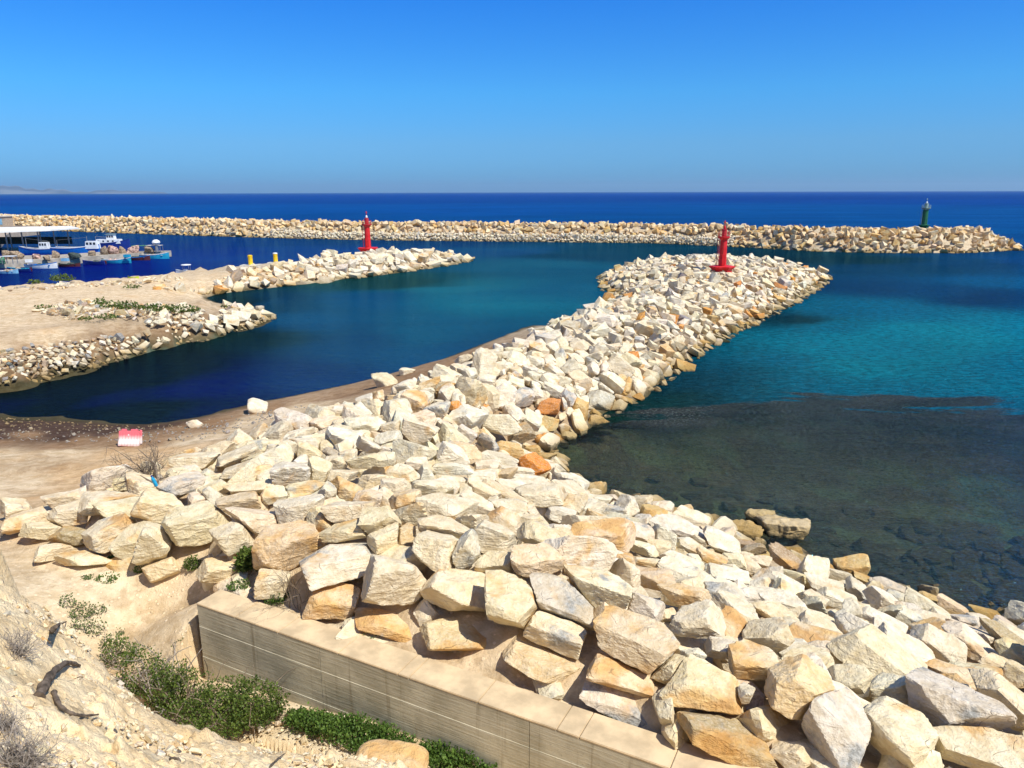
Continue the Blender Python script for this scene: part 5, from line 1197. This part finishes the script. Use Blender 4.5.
plant('creeping_plant', 'thin creeping green plant trailing down the sand beside the bank', 'plant', [(66, 606, 11, 14), (80, 618, 13, 16), (98, 614, 9, 12), (92, 634, 13, 16), (112, 652, 14, 20), (75, 628, 8, 10), (118, 634, 6, 8)], 9000, .045, 'leaf_grey', None, 43, 4)
plant('leafy_sprig', 'small green leafy sprig sticking up between the two gully shrubs', 'plant', [(178, 668, 8, 10)], 9000, .05, 'leaf_dark', None, 44, 4)
def cover():
    rg = np.random.default_rng(45); P_ = []
    for _ in range(5200):
        u = rg.random(); x = 286+u*236; y0 = 703+u*62; 
        wdt = 10+17*math.sin(min(1, u*1.25)*math.pi)**.6 if u < .8 else 10+7*(1-u)*5
        y = y0+rg.uniform(0, 1)*wdt*1.15; P_.append((x+rg.normal(0, 2), y))
    pts = []
    for x, y in P_:
        g = at(x, y, 2.15); pts.append(g)
    pts = np.array(pts); s_ = (pts[:, :2]-wf0)@wn; pts = pts[(s_ > .08) & (s_ < 2.6)]
    pts[:, 2] = terrain(pts[:, :2])
    lump = .5+.5*fbm(np.stack([pts[:, 0]*1.6, pts[:, 1]*1.6, 0*pts[:, 0]], 1), 8, 3); keep_ = lump > .40; pts = pts[keep_]; lump = lump[keep_]
    allp = np.vstack([pts+np.stack([rg.normal(0, .04, len(pts)), rg.normal(0, .04, len(pts)), rg.uniform(.02, .46, len(pts))*np.clip((lump-.25)*1.6, .1, 1)], 1) for _ in range(3)])
    tag(link('ground_cover', leaves_mesh('ground_cover', allp, .055, M['leaf_bright'], rg, .5)), 'bright green ground cover growing thickly along the foot of the wall', 'plants', kind='stuff')
cover()
wg = 'small weeds on the sand'
for i, (x, y, hw, hp, mt, lab) in enumerate([
    (104, 581, 13, 7, 'leaf_bright', 'low green weed on the sand left of the lone forward boulder'), (86, 579, 8, 5, 'leaf_grey', 'thin greyish weed at the left of the low green weed'), (138, 572, 6, 8, 'leaf_bright', 'tiny green tuft touching the left of the lone forward boulder'), (110, 561, 8, 6, 'leaf_bright', 'tiny green tuft beneath the large rounded boulder'),
    (191, 571, 9, 16, 'leaf_dark', 'dark green weed in the notch right of the lone forward boulder'), (246, 576, 11, 28, 'leaf_dark', 'tall broad-leaved green weed growing between boulders by the wall end'), (237, 590, 12, 9, 'leaf_bright', 'bright green low weed beside the left end of the wall top'),
    (275, 604, 13, 13, 'leaf_bright', 'bright green weed under the leafless shrub behind the wall'), (368, 638, 15, 9, 'leaf_grey', 'grey-green weed on the sand strip behind the wall'), (612, 722, 14, 5, 'leaf_grey', 'dry pale tuft on the sand strip near the lower right wall top')]):
    plant('weed', lab, 'weed', [(x, y, hw, hp)], 30000 if hw > 9 else 40000, .045 if hp < 20 else .09, mt, wg, 60+i, 3)
# far greenery on the spit
for i, (bl, lab, dn, lf) in enumerate([([(45, 281, 10, 5), (62, 280, 12, 6), (35, 282, 7, 4)], 'low green bushes on the sandy shore opposite the moored boats', 420, .22),
        ([(110, 307, 12, 6), (128, 309, 14, 7), (100, 303, 8, 5)], 'green scrub patch on the left of the rubble spit', 420, .2), ([(160, 311, 16, 6), (185, 312, 14, 6), (145, 309, 8, 5)], 'green scrub patch on the right of the rubble spit', 420, .2),
        ([(84, 319, 10, 3), (106, 318, 12, 4), (70, 313, 6, 3)], 'thin low green strip on the sand below the scrub', 380, .18), ([(42, 307, 10, 3)], 'small sparse green tuft at the left of the rubble spit', 380, .18), ([(131, 287, 9, 3)], 'small dark green tuft on the sand by ochre stones', 380, .18), ([(225, 307, 5, 3)], 'tiny green tuft at the right of the spit', 380, .18)]):
    plant('scrub', lab, 'scrub', bl, dn, lf, 'leaf_dark', 'low green scrub on the spit', 80+i, 2, sh=1.3)

def bare(name, label, x, y, hp, seed, n, mat, r0, group, spread=.5, depth=3, z=None, cat='shrub'):
    rg = np.random.default_rng(seed); g = hit(x, y, 0)+np.array((0, 0, .0)); mpp = float(np.dot(g-CAM, FW))/F; h = hp*mpp
    if z is not None: g[2] += z
    root = empty(name, tuple(g), 0, label, cat, group); m = MB()
    for _ in range(n): branching(m, (rg.normal(0, h*.06), rg.normal(0, h*.06), 0), (rg.normal(0, spread), rg.normal(0, spread*.7), 1), h*rg.uniform(.35, .62), r0*rg.uniform(.5, 1), depth, rg)
    m.build('branches', M[mat], root); return root
bare('leafless_shrub', 'dead grey-brown bush with curved bare branches at the upper edge of the pile', 154, 488, 54, 101, 20, 'twig', .022, 'bare dry shrubs', .55, z=.25)
m = MB(); g = hit(150, 486, .5); o0 = g.copy()
pp_ = [at(158, 484, g[2]-.1), at(140, 474, g[2]), at(128, 478, g[2]-.05), at(113, 483, g[2]-.1)]
m.tube([Vector(q-o0) for q in pp_], [.035, .03, .025, .012], 6)
pp_ = [at(158, 484, g[2]-.1), at(155, 462, g[2]+.25), at(147, 455, g[2]+.4), at(138, 447, g[2]+.5)]
m.tube([Vector(q-o0) for q in pp_], [.03, .022, .018, .008], 6)
dead = [o for o in scene.objects if o.get('label', '').startswith('dead grey')][0]; ob = m.build('branch', M['twig'], dead); ob.location = Vector(o0)-dead.location
bare('leafless_shrub', 'thin leafless brown shrub rising between boulders just behind the wall', 296, 606, 74, 102, 9, 'twig', .011, 'bare dry shrubs', .35)
bare('leafless_shrub', 'wispy bare reddish twigs above the green gully shrubs', 165, 664, 36, 103, 7, 'twig_dry', .007, 'bare dry shrubs', .55)
bare('dry_bush', 'grey dry twiggy bush at the left edge on the upper bank', 14, 655, 42, 104, 60, 'twig_dry', .006, 'grey dry bushes', .9, 2)
bare('dry_bush', 'large grey dry twiggy bush in the bottom left corner', 20, 770, 60, 105, 110, 'twig_dry', .006, 'grey dry bushes', .95, 2)
bare('dry_bush', 'grey dry twiggy bush at the left edge above the corner bush', 4, 728, 36, 106, 50, 'twig_dry', .006, 'grey dry bushes', .9, 2)
bare('dry_bush', 'small grey dry tuft between the boulders left of the pile end', 4, 532, 22, 107, 30, 'twig_dry', .006, 'grey dry bushes', .8, 2)
# old roots exposed in the bank
def root_obj(label, pxs, r, seed):
    pts = [hit(x, y, .05+l) for x, y, l in pxs]; o = pts[0].copy(); m = MB(); P_ = [Vector(q-o) for q in pts]; Q = []
    for i in range(len(P_)-1):
        for k in range(4):
            t = k/4; a = P_[max(i-1, 0)]; b_ = P_[i]; c = P_[i+1]; d = P_[min(i+2, len(P_)-1)]
            Q.append(.5*((2*b_)+(c-a)*t+(2*a-5*b_+4*c-d)*t*t+(3*b_-a-3*c+d)*t**3))
    Q.append(P_[-1]); n = len(Q); rr = [r*(1-.75*i/n)*(1+.25*math.sin(i*2.3+seed)) for i in range(n)]
    m.tube(Q, rr, 8); ob = m.build('tree_root', M['root'], None, tuple(o), smooth=True); tag(ob, label, 'root', 'old roots in the bank')
root_obj('thick dark curved root arching over the pale bank', [(36, 696, -.02), (44, 680, .05), (54, 667, .09), (66, 660, .07), (78, 663, -.02)], .045, 1)
root_obj('thin dark looped root lying below the thick curved root', [(52, 690, 0), (58, 703, .03), (70, 711, .04), (84, 713, .03), (96, 712, 0)], .022, 2)
root_obj('short dark root stub in the upper bank', [(50, 629, 0), (57, 622, .04), (65, 619, 0)], .028, 3)
root_obj('small dark curled root at the lower bank edge', [(168, 757, 0), (176, 757, .05), (181, 765, 0)], .016, 4)
root_obj('thin dark stick lying at the lower right of the bank', [(268, 765, .02), (276, 757, .03), (283, 752, .02)], .012, 5)
# rounded ochre rock at the bank's lower right
g = at(386, 763, 6.15); r = make_rock(g+np.array((0, .1, -.25)), (.52, .42, .36), rot_z(-.2), 'o', rgm, seed=44); P, Fc = rock_mesh(r, 5, 9); t, s, gg = attrs_for(r, len(P))
tag(link('boulder', raw_mesh('boulder', P, Fc, M['rock'], True, {'tint': t, 'stain': s, 'grey': gg}), None, tuple(r.c)), 'rounded orange-tan rock on the bank edge at the bottom, below the ground cover', 'boulder', 'boulders of the pile and jetty')

# ------------------------------------------------------------------ litter
g = hit(156, 484, .55); o_ = empty('plastic_bottle', tuple(g), .3, 'blue plastic bottle caught in the dead bush', 'bottle'); o_.rotation_euler = (.12, -.28, 0); o_.scale = (.75, .75, .75)
m = MB(); m.lathe([(.055, 0), (.066, .02), (.066, .20), (.060, .22), (.066, .24), (.066, .30), (.028, .38), (.026, .41)], 14); m.build('bottle_body', M['bplastic'], o_, smooth=True)
m = MB(); m.lathe([(.032, .411), (.032, .45), (.02, .455)], 12); m.build('cap', M['navy'], o_)
g = hit(423, 452, .55); rg = np.random.default_rng(3); r = make_rock(g, (.13, .09, .07), rand_rot(rg, .6), 'c', rg); P, Fc = rock_mesh(r, 3, 6, 4.0)
tag(link('plastic_scrap', raw_mesh('plastic_scrap', P, Fc, M['bplastic'], True), None, tuple(g)), 'crumpled light blue plastic scrap among the stones at the jetty root', 'litter')

# ------------------------------------------------------------------ harbour: quay, boats, nets, roof
def prism(name, poly, z0, z1, mat, parent=None, loc=(0, 0, 0)):
    m = MB(); n = len(poly); V = [(p[0]-loc[0], p[1]-loc[1], z0-loc[2]) for p in poly]+[(p[0]-loc[0], p[1]-loc[1], z1-loc[2]) for p in poly]
    m.add(V, [tuple(range(n))[::-1], tuple(range(n, 2*n))]+[(i, (i+1) % n, n+(i+1) % n, n+i) for i in range(n)])
    return m.build(name, mat, parent, loc if parent is None else None)
QZ = 1.1
q_front = [at(x, y)[:2] for x, y in ((-160, 276), (0, 265.5), (58, 262.5), (105, 259), (172, 254.5))]
q_back = [at(x, y, QZ)[:2] for x, y in ((172, 248.5), (100, 249.5), (60, 252), (0, 253), (-160, 256))]
quay = prism('quay', q_front+q_back, -3, QZ, M['quay']); tag(quay, kind='structure')
lot = prism('harbour_yard', [at(x, y)[:2] for x, y in ((-200, 250), (2, 245), (10, 235), (40, 232), (40, 227), (-200, 224))], -3, 1.3, M['plaster']); tag(lot, kind='structure')

def hull_pts(L, B, H, sheer=.35, n=13):
    st = []
    for i in range(n):
        u = i/(n-1); bw = B*.5*min(1, (1-u**2.6))*(.80+.20*math.sin(min(1, u*2.2)*math.pi/2)); bw = max(bw, .02); sh = H*(1+sheer*(2*u-.7)**2*(1 if u > .35 else .5)); x = -L/2+L*u
        st.append((x, bw, sh, u))
    return st
def boat(x, y, lpx, rz, label, hullm, stripe, kind='skiff', flip=False, group='fishing boats moored at the quay', hs=1.0, extra=None):
    p = at(x, y); mpp = float(np.dot(p-CAM, FW))/F; L = lpx*mpp/max(.6, abs(math.cos(rz))); B = L*(.34 if L < 6 else .30); H = (.13*L if L < 6 else .11*L)*hs
    root = empty('fishing_boat' if kind != 'dinghy' else 'dinghy', (p[0], p[1], 0), rz+(math.pi if flip else 0), label, 'boat', group)
    st = hull_pts(L, B, H); V, Fc = [], []
    for x_, bw, sh, u in st:
        V += [(x_, -bw, sh), (x_, -bw*.93, sh*.45), (x_, -bw*.55, -.18*H*2), (x_, bw*.55, -.18*H*2), (x_, bw*.93, sh*.45), (x_, bw, sh)]
    for i in range(len(st)-1):
        for j in range(5): Fc.append((i*6+j, i*6+j+1, (i+1)*6+j+1, (i+1)*6+j))
    Fc += [tuple(range(6))[::-1], tuple((len(st)-1)*6+j for j in range(6))]
    m = MB(); m.add(V, Fc); m.build('hull', hullm, root, smooth=True)
    # gunwale band standing proud of the hull
    for nm, z0, z1, mt, ex in (('gunwale', .0, .004*L, stripe, .006*L+.015),):
        m = MB(); V, Fc = [], []
        for s_ in (-1, 1):
            b_ = len(V)
            for x_, bw, sh, u in st: V += [(x_, s_*(bw+ex), sh+z0-.011*L), (x_, s_*(bw+ex), sh+z1), (x_, s_*(bw-ex*1.2), sh+z1), (x_, s_*(bw-ex*1.2), sh+z0-.011*L)]
            for i in range(len(st)-1):
                for j in range(4): Fc.append((b_+i*4+j, b_+i*4+(j+1) % 4, b_+(i+1)*4+(j+1) % 4, b_+(i+1)*4+j))
            Fc += [(b_, b_+1, b_+2, b_+3), (b_+(len(st)-1)*4+3, b_+(len(st)-1)*4+2, b_+(len(st)-1)*4+1, b_+(len(st)-1)*4)]
        m.add(V, Fc); m.build(nm, mt, root)
    m = MB(); V, Fc = [], []
    for x_, bw, sh, u in st: V += [(x_, -bw*.96, sh*.62), (x_, bw*.96, sh*.62)]
    for i in range(len(st)-1): Fc.append((i*2, (i+1)*2, (i+1)*2+1, i*2+1))
    m.add(V, Fc); m.build('deck', M['wood'] if kind != 'dinghy' else M['white'], root)
    if kind in ('skiff', 'dinghy'):
        m = MB()
        for u in (-.25, .05, .28): m.box(L*u, 0, H*.86, L*.05, B*.78*(1-.5*max(0, u)), .05*H+.03)
        m.build('thwart', stripe, root)
        m = MB(); m.box(-L*.51, 0, H*.95, L*.05+.1, .22, .42); m.box(-L*.53, 0, H*.35, .12, .10, H*1.0); m.build('outboard_motor', M['maroon'] if hullm is M['navy'] else M['netdark'], root)
    if kind == 'skiff':
        m = MB(); rg = np.random.default_rng(int(x*7)); 
        for q in range(3): 
            m.lathe([(.34, 0), (.38, .12), (.26, .32), (.06, .40)], 9, (L*rg.uniform(-.25, .2), rg.uniform(-.15, .15)*B, H*.66))
        m.build('net_bundle', M[['net', 'netgreen', 'netpink', 'netdark'][int(x) % 4]], root, smooth=True)
    if kind == 'trawler':
        z = H*.9; m = MB(); m.box(-L*.02, 0, z+.45, L*.62, B*.62, .95, taper=.95); cb = m.build('cabin', M['white'], root)
        m = MB(); m.box(L*.04, 0, z+1.45, L*.20, B*.50, 1.05, taper=.9); w_ = m.build('wheelhouse', M['white'], root)
        for s_ in (-1, 1):
            for k_ in (-1, 0, 1):
                m = MB(); m.box(L*.04+k_*L*.06, s_*(B*.25-.02), z+1.55, L*.04, .05, .42); m.build('window', M['glass'], w_)
        for k_ in range(4):
            for s_ in (-1, 1):
                m = MB(); m.box(-L*.25+k_*L*.12, s_*(B*.31-.01), z+.55, .34, .05, .30); m.build('porthole', M['glass'], cb)
        m = MB(); m.box(L*.04, 0, z+2.02, L*.23, B*.56, .10); m.build('cabin_roof', M['greyg'], root)
        m = MB(); m.tube([(L*.02, 0, z+2.0), (L*.02, 0, z+3.3)], .05, 6); m.tube([(-L*.36, 0, z), (-L*.36, 0, z+1.5), (-L*.30, 0, z+1.9)], .05, 6); m.tube([(-L*.36, 0, z+1.5), (-L*.05, 0, z+1.35)], .04, 5); m.build('mast', M['metal'], root)
    if kind == 'cutter':
        z = H*.85; m = MB(); m.box(L*extra if extra else -.1*L, 0, z+.7, L*.26, B*.55, 1.5, taper=.88); w_ = m.build('cabin', M['white'], root)
        for s_ in (-1, 1):
            for k_ in (-1, 0, 1):
                m = MB(); m.box(L*(extra or -.1)+k_*L*.075, s_*(B*.265-.015), z+1.0, L*.045, .06, .45); m.build('window', M['glass'], w_)
        m = MB(); m.tube([(L*.25, 0, z), (L*.25, 0, z+2.4)], .05, 6); m.tube([(-L*.40, 0, z), (-L*.40, 0, z+1.7)], .04, 6); m.tube([(-L*.38, 0, z+1.7), (L*.25, 0, z+2.2)], .02, 4); m.build('mast', M['metal'], root)
    if kind == 'canopied':
        z = H*.8; m = MB()
        for sx_ in (-.18, .12):
            for s_ in (-1, 1): m.tube([(L*sx_, s_*B*.3, z), (L*sx_, s_*B*.3, z+.95)], .025, 5)
        m.build('canopy_frame', M['metal'], root)
        m = MB(); m.lathe([(L*.01, 0), (L*.24, .02), (L*.22, .10), (L*.02, .17)], 16, (-L*.03, 0, z+.95)); c_ = m.build('canopy', M['white'], root, smooth=True)
        m = MB(); m.box(L*.02, 0, z+.15, L*.22, B*.45, .42, taper=.7); m.build('console', M['white'], root)
        m = MB(); m.box(-L*.51, 0, H*.95, .3, .25, .5); m.build('outboard_motor', M['netdark'], root)
    return root
boat(8, 270.5, 22, .05, 'pale blue and white skiff at the far left end of the moored row', M['lblue'], M['white'])
boat(20, 268.5, 22, .12, 'navy blue open skiff second from the left of the moored row', M['navy'], M['cyan'], flip=True)
boat(43, 265.5, 30, .06, 'long white skiff with thin blue stripe moored at the quay', M['white'], M['blue'])
boat(71, 264, 20, .05, 'dark maroon low skiff moored between white and navy boats', M['maroon'], M['netdark'])
boat(95, 262, 22, .05, 'dark navy skiff moored at the middle of the quay', M['navy'], M['navy'], flip=True)
boat(118, 260.8, 28, .03, 'cyan and white skiff moored right of the dark navy one', M['cyan'], M['white'])
boat(139, 258, 24, .03, 'blue and maroon skiff between the cyan and turquoise boats', M['maroon'], M['blue'])
boat(156, 256.6, 28, .03, 'turquoise boat with white stripe nearest the quay end', M['cyan'], M['white'], hs=1.15)
boat(37, 250.5, 34, -.02, 'blue fishing boat with white cabin moored behind the quay', M['blue'], M['white'], 'cutter', True, hs=1.25, extra=-.28)
boat(78, 251.0, 46, .02, 'long bright blue fishing boat with white deck edge behind the quay', M['blue'], M['white'], 'cutter', False, hs=1.2, extra=.36)
boat(112, 247.0, 38, .06, 'navy hulled fishing boat with large white cabin behind the quay', M['navy'], M['navy'], 'trawler', hs=1.55)
boat(187, 271.5, 20, .05, 'small white dinghy with round white canopy off the sandy shore', M['white'], M['white'], 'canopied', flip=True, group='small dinghies')
b_ = boat(134.5, 278.5, 9, .1, 'tiny lime green dinghy drawn up at the sandy shore', M['lime'], M['lime'], 'dinghy', group='small dinghies', hs=1.3); b_.location = tuple(at(134.5, 276.5, 1.15))

def pile_(x, y, w, h, mat, label, seed):
    p = at(x, y, QZ); mpp = float(np.dot(p-CAM, FW))/F; rg = np.random.default_rng(seed)
    r = make_rock((p[0], p[1], QZ+h*mpp*.35), (w*mpp*.5, w*mpp*.4, h*mpp*.75), rot_z(rg.uniform(0, 3)), 'c', rg); P, Fc = rock_mesh(r, 4, 7, 3.0)
    tag(link('net_pile', raw_mesh('net_pile', P, Fc, M[mat], True), None, tuple(r.c)), label, 'nets', 'heaps of nets on the quay')
for i, a in enumerate([(8, 256, 12, 8, 'net', 'tan net heap at the far left of the quay'), (19, 256, 13, 7, 'net', 'brown net heap second from the left on the quay'), (3, 259, 8, 5, 'netgreen', 'greenish net heap at the left frame edge'), (37, 256, 9, 5, 'netpink', 'pinkish net heap before the blue boat with white cabin'),
        (57, 255, 9, 6, 'net', 'tan net heap on the quay left of centre'), (48, 257, 8, 4, 'net', 'low tan net heap before the long white skiff'), (76, 255, 13, 4, 'netdark', 'dark low net heap before the long bright blue boat'), (93, 253, 10, 5, 'net', 'tan net heap on the quay above the dark navy skiff'),
        (105, 252, 10, 7, 'net', 'pale net heap left of the red and white one'), (114, 251.5, 12, 8, 'netpink', 'red and white net heap in front of the navy hulled boat'), (123, 251, 9, 6, 'net', 'small tan net heap right of the red and white one'), (134, 250.5, 12, 7, 'netpink', 'whitish net heap with red scraps near the quay end'),
        (150, 250, 12, 6, 'net', 'brown net heap beside the green stall at the quay end')]):
    pile_(*a, 300+i)
def stall(x, y, w, label, mat, seed):
    p = at(x, y, QZ); mpp = float(np.dot(p-CAM, FW))/F; L = w*mpp; root = empty('work_stand', (p[0], p[1], QZ), .03, label, 'stand', 'stands and crates on the quay')
    for s_ in (-1, 1):
        for t in (-1, 1):
            m = MB(); m.box(s_*L*.47, t*.6, .6, .08, .08, 1.2); m.build('leg', M['metal'], root)
    m = MB(); m.box(0, 0, 1.24, L, 1.4, .08); m.build('top', M[mat], root)
stall(141, 250, 13, 'pale green work stand near the end of the quay', 'netgreen', 1); stall(156, 249.8, 14, 'grey work stand at the right end of the quay', 'pad', 2); stall(11, 261, 11, 'small white work stand at the left of the quay', 'white', 3)
def crate_(x, y, mat, label):
    p = at(x, y, QZ); root = empty('fish_crate', (p[0], p[1], QZ), R.uniform(-.4, .4), label, 'crate', 'stands and crates on the quay')
    m = MB(); m.box(0, 0, .04, 1.0, .7, .06); 
    for dx, dy, sx_, sy in ((-.48, 0, .05, .7), (.48, 0, .05, .7), (0, -.33, .92, .05), (0, .33, .92, .05)): m.box(dx, dy, .27, sx_, sy, .42)
    m.build('crate_body', M[mat], root)
crate_(30, 259.5, 'white', 'white fish crate at the quay edge above the long white skiff'); crate_(66, 258.5, 'lblue', 'pale blue fish crate at the quay edge near the maroon skiff'); crate_(128, 255, 'cyan', 'turquoise fish crate at the quay edge near the quay end')
p = at(158, 250, QZ); m = MB(); m.lathe([(.2, 0), (.55, .2), (.75, .5), (.6, .85), (.25, 1.05)], 16); 
root = empty('dome_tank', (p[0], p[1], QZ+1.3), 0, 'round white dome tank raised above the stands at the quay end', 'tank'); m.build('dome', M['white'], root, smooth=True)
m = MB(); m.lathe([(.3, -1.3), (.3, .05)], 8); m.build('stem', M['metal'], root)
# bystander-sized lamp-less posts are absent; the long pale roof over the landing
rz_ = 4.4; c0 = [at(x, y, rz_) for x, y in ((-70, 230.5), (0, 229.8), (52, 228.2), (80, 226.4), (72, 224.6), (0, 225.4), (-70, 226))]
ctr = np.mean(c0, 0); root = empty('landing_canopy', (ctr[0], ctr[1], 1.3), 0, 'long low pale roof on posts covering the landing at the left', 'canopy')
m = MB(); n = len(c0); V = [(q[0]-ctr[0], q[1]-ctr[1], rz_-1.3) for q in c0]+[(q[0]-ctr[0], q[1]-ctr[1], rz_-1.3+.28) for q in c0]
m.add(V, [tuple(range(n))[::-1], tuple(range(n, 2*n))]+[(i, (i+1) % n, n+(i+1) % n, n+i) for i in range(n)]); m.build('roof', M['awning'], root)
for x, y in ((6, 228.8), (22, 228.4), (38, 228), (54, 227.4), (68, 226.4), (-14, 229), (-40, 229), (10, 226.6), (40, 226.2)):
    q = at(x, y, rz_); m = MB(); m.box(q[0]-ctr[0], q[1]-ctr[1], .3, .2, .2, 5.6); m.build('post', M['metal'], root)
m = MB(); q = at(18, 226, rz_); m.box(q[0]-ctr[0], q[1]-ctr[1]+3, 0.4, 20, .3, 1.6); m.build('back_wall', M['netdark'], root)
# small harbour house at the left edge
q = at(-2, 223.5, 1.3); root = empty('harbour_house', (q[0], q[1], 1.3), .05, 'small beige harbour house with blue framed window at the left edge', 'house')
m = MB(); m.box(0, 0, 1.6, 8, 5, 3.4); m.build('wall', M['plaster'], root)
m = MB(); m.box(0, 0, 3.38, 8.6, 5.6, .22); m.build('roof', M['pad'], root)
m = MB(); m.box(2.4, -2.53, 1.7, 2.0, .1, 1.9); w_ = m.build('window', M['lblue'], root); m = MB(); m.box(2.1, -2.6, 1.75, 1.0, .06, 1.4); m.build('pane', M['glass'], w_)
q = at(12, 226, 1.3); root = tag(MB().box(0, 0, .5, 10, .4, 1.2).build('yard_wall', M['plaster'], None, (q[0], q[1], 1.2)), 'low beige masonry wall beside the harbour house', 'wall')

# ------------------------------------------------------------------ distant coast
def hills():
    rg = np.random.default_rng(2); D = 21000.; n = 160; V = []; 
    for i in range(n):
        px = -260+i*2.7; a = ray(px, 192); a = a/np.hypot(a[0], a[1])
        f = sstep(165, 60, px) if False else np.clip((168-px)/110, 0, 1)**.8
        h = 1.5*(16+110*f*(.62+.30*math.sin(px*.045+1.2)+.16*math.sin(px*.13)+.10*math.sin(px*.4)))
        h = max(h, 2) if px < 168 else .5
        for k, (dd, hh) in enumerate(((0, 0), (300, .35), (1500, 1.0), (3500, .3))):
            V.append((a[0]*(D+dd), a[1]*(D+dd), hh*h-1))
    i, j = np.meshgrid(np.arange(n-1), np.arange(3), indexing='ij'); a = (i*4+j).ravel(); Fc = np.stack([a, a+4, a+5, a+1], 1)
    b = NB('far_hills'); pos = b.pos(); nn = b.noise(pos, .0011, 5); c = b.mix(b.ramp(nn, .4, .6), (.09, .12, .16), (.20, .23, .27)); b.principled(c, .95, None, 0, .05)  # blue-grey base colour has some of the distance haze painted in
    tag(link('hills', raw_mesh('hills', np.array(V), Fc, b.m, True)), kind='structure')
hills()

# ------------------------------------------------------------------ sea air
def haze():
    m = MB(); m.box(0, 0, 147, 64000, 64000, 310)
    mt = bpy.data.materials.new('sea_haze'); mt.use_nodes = True; t = mt.node_tree; t.nodes.clear()
    o = t.nodes.new('ShaderNodeOutputMaterial'); v = t.nodes.new('ShaderNodeVolumePrincipled')
    v.inputs['Color'].default_value = (.55, .80, 1, 1); v.inputs['Density'].default_value = 3.4e-5; v.inputs['Anisotropy'].default_value = .2
    t.links.new(v.outputs[0], o.inputs['Volume'])
    tag(m.build('haze', mt), kind='stuff')
haze()
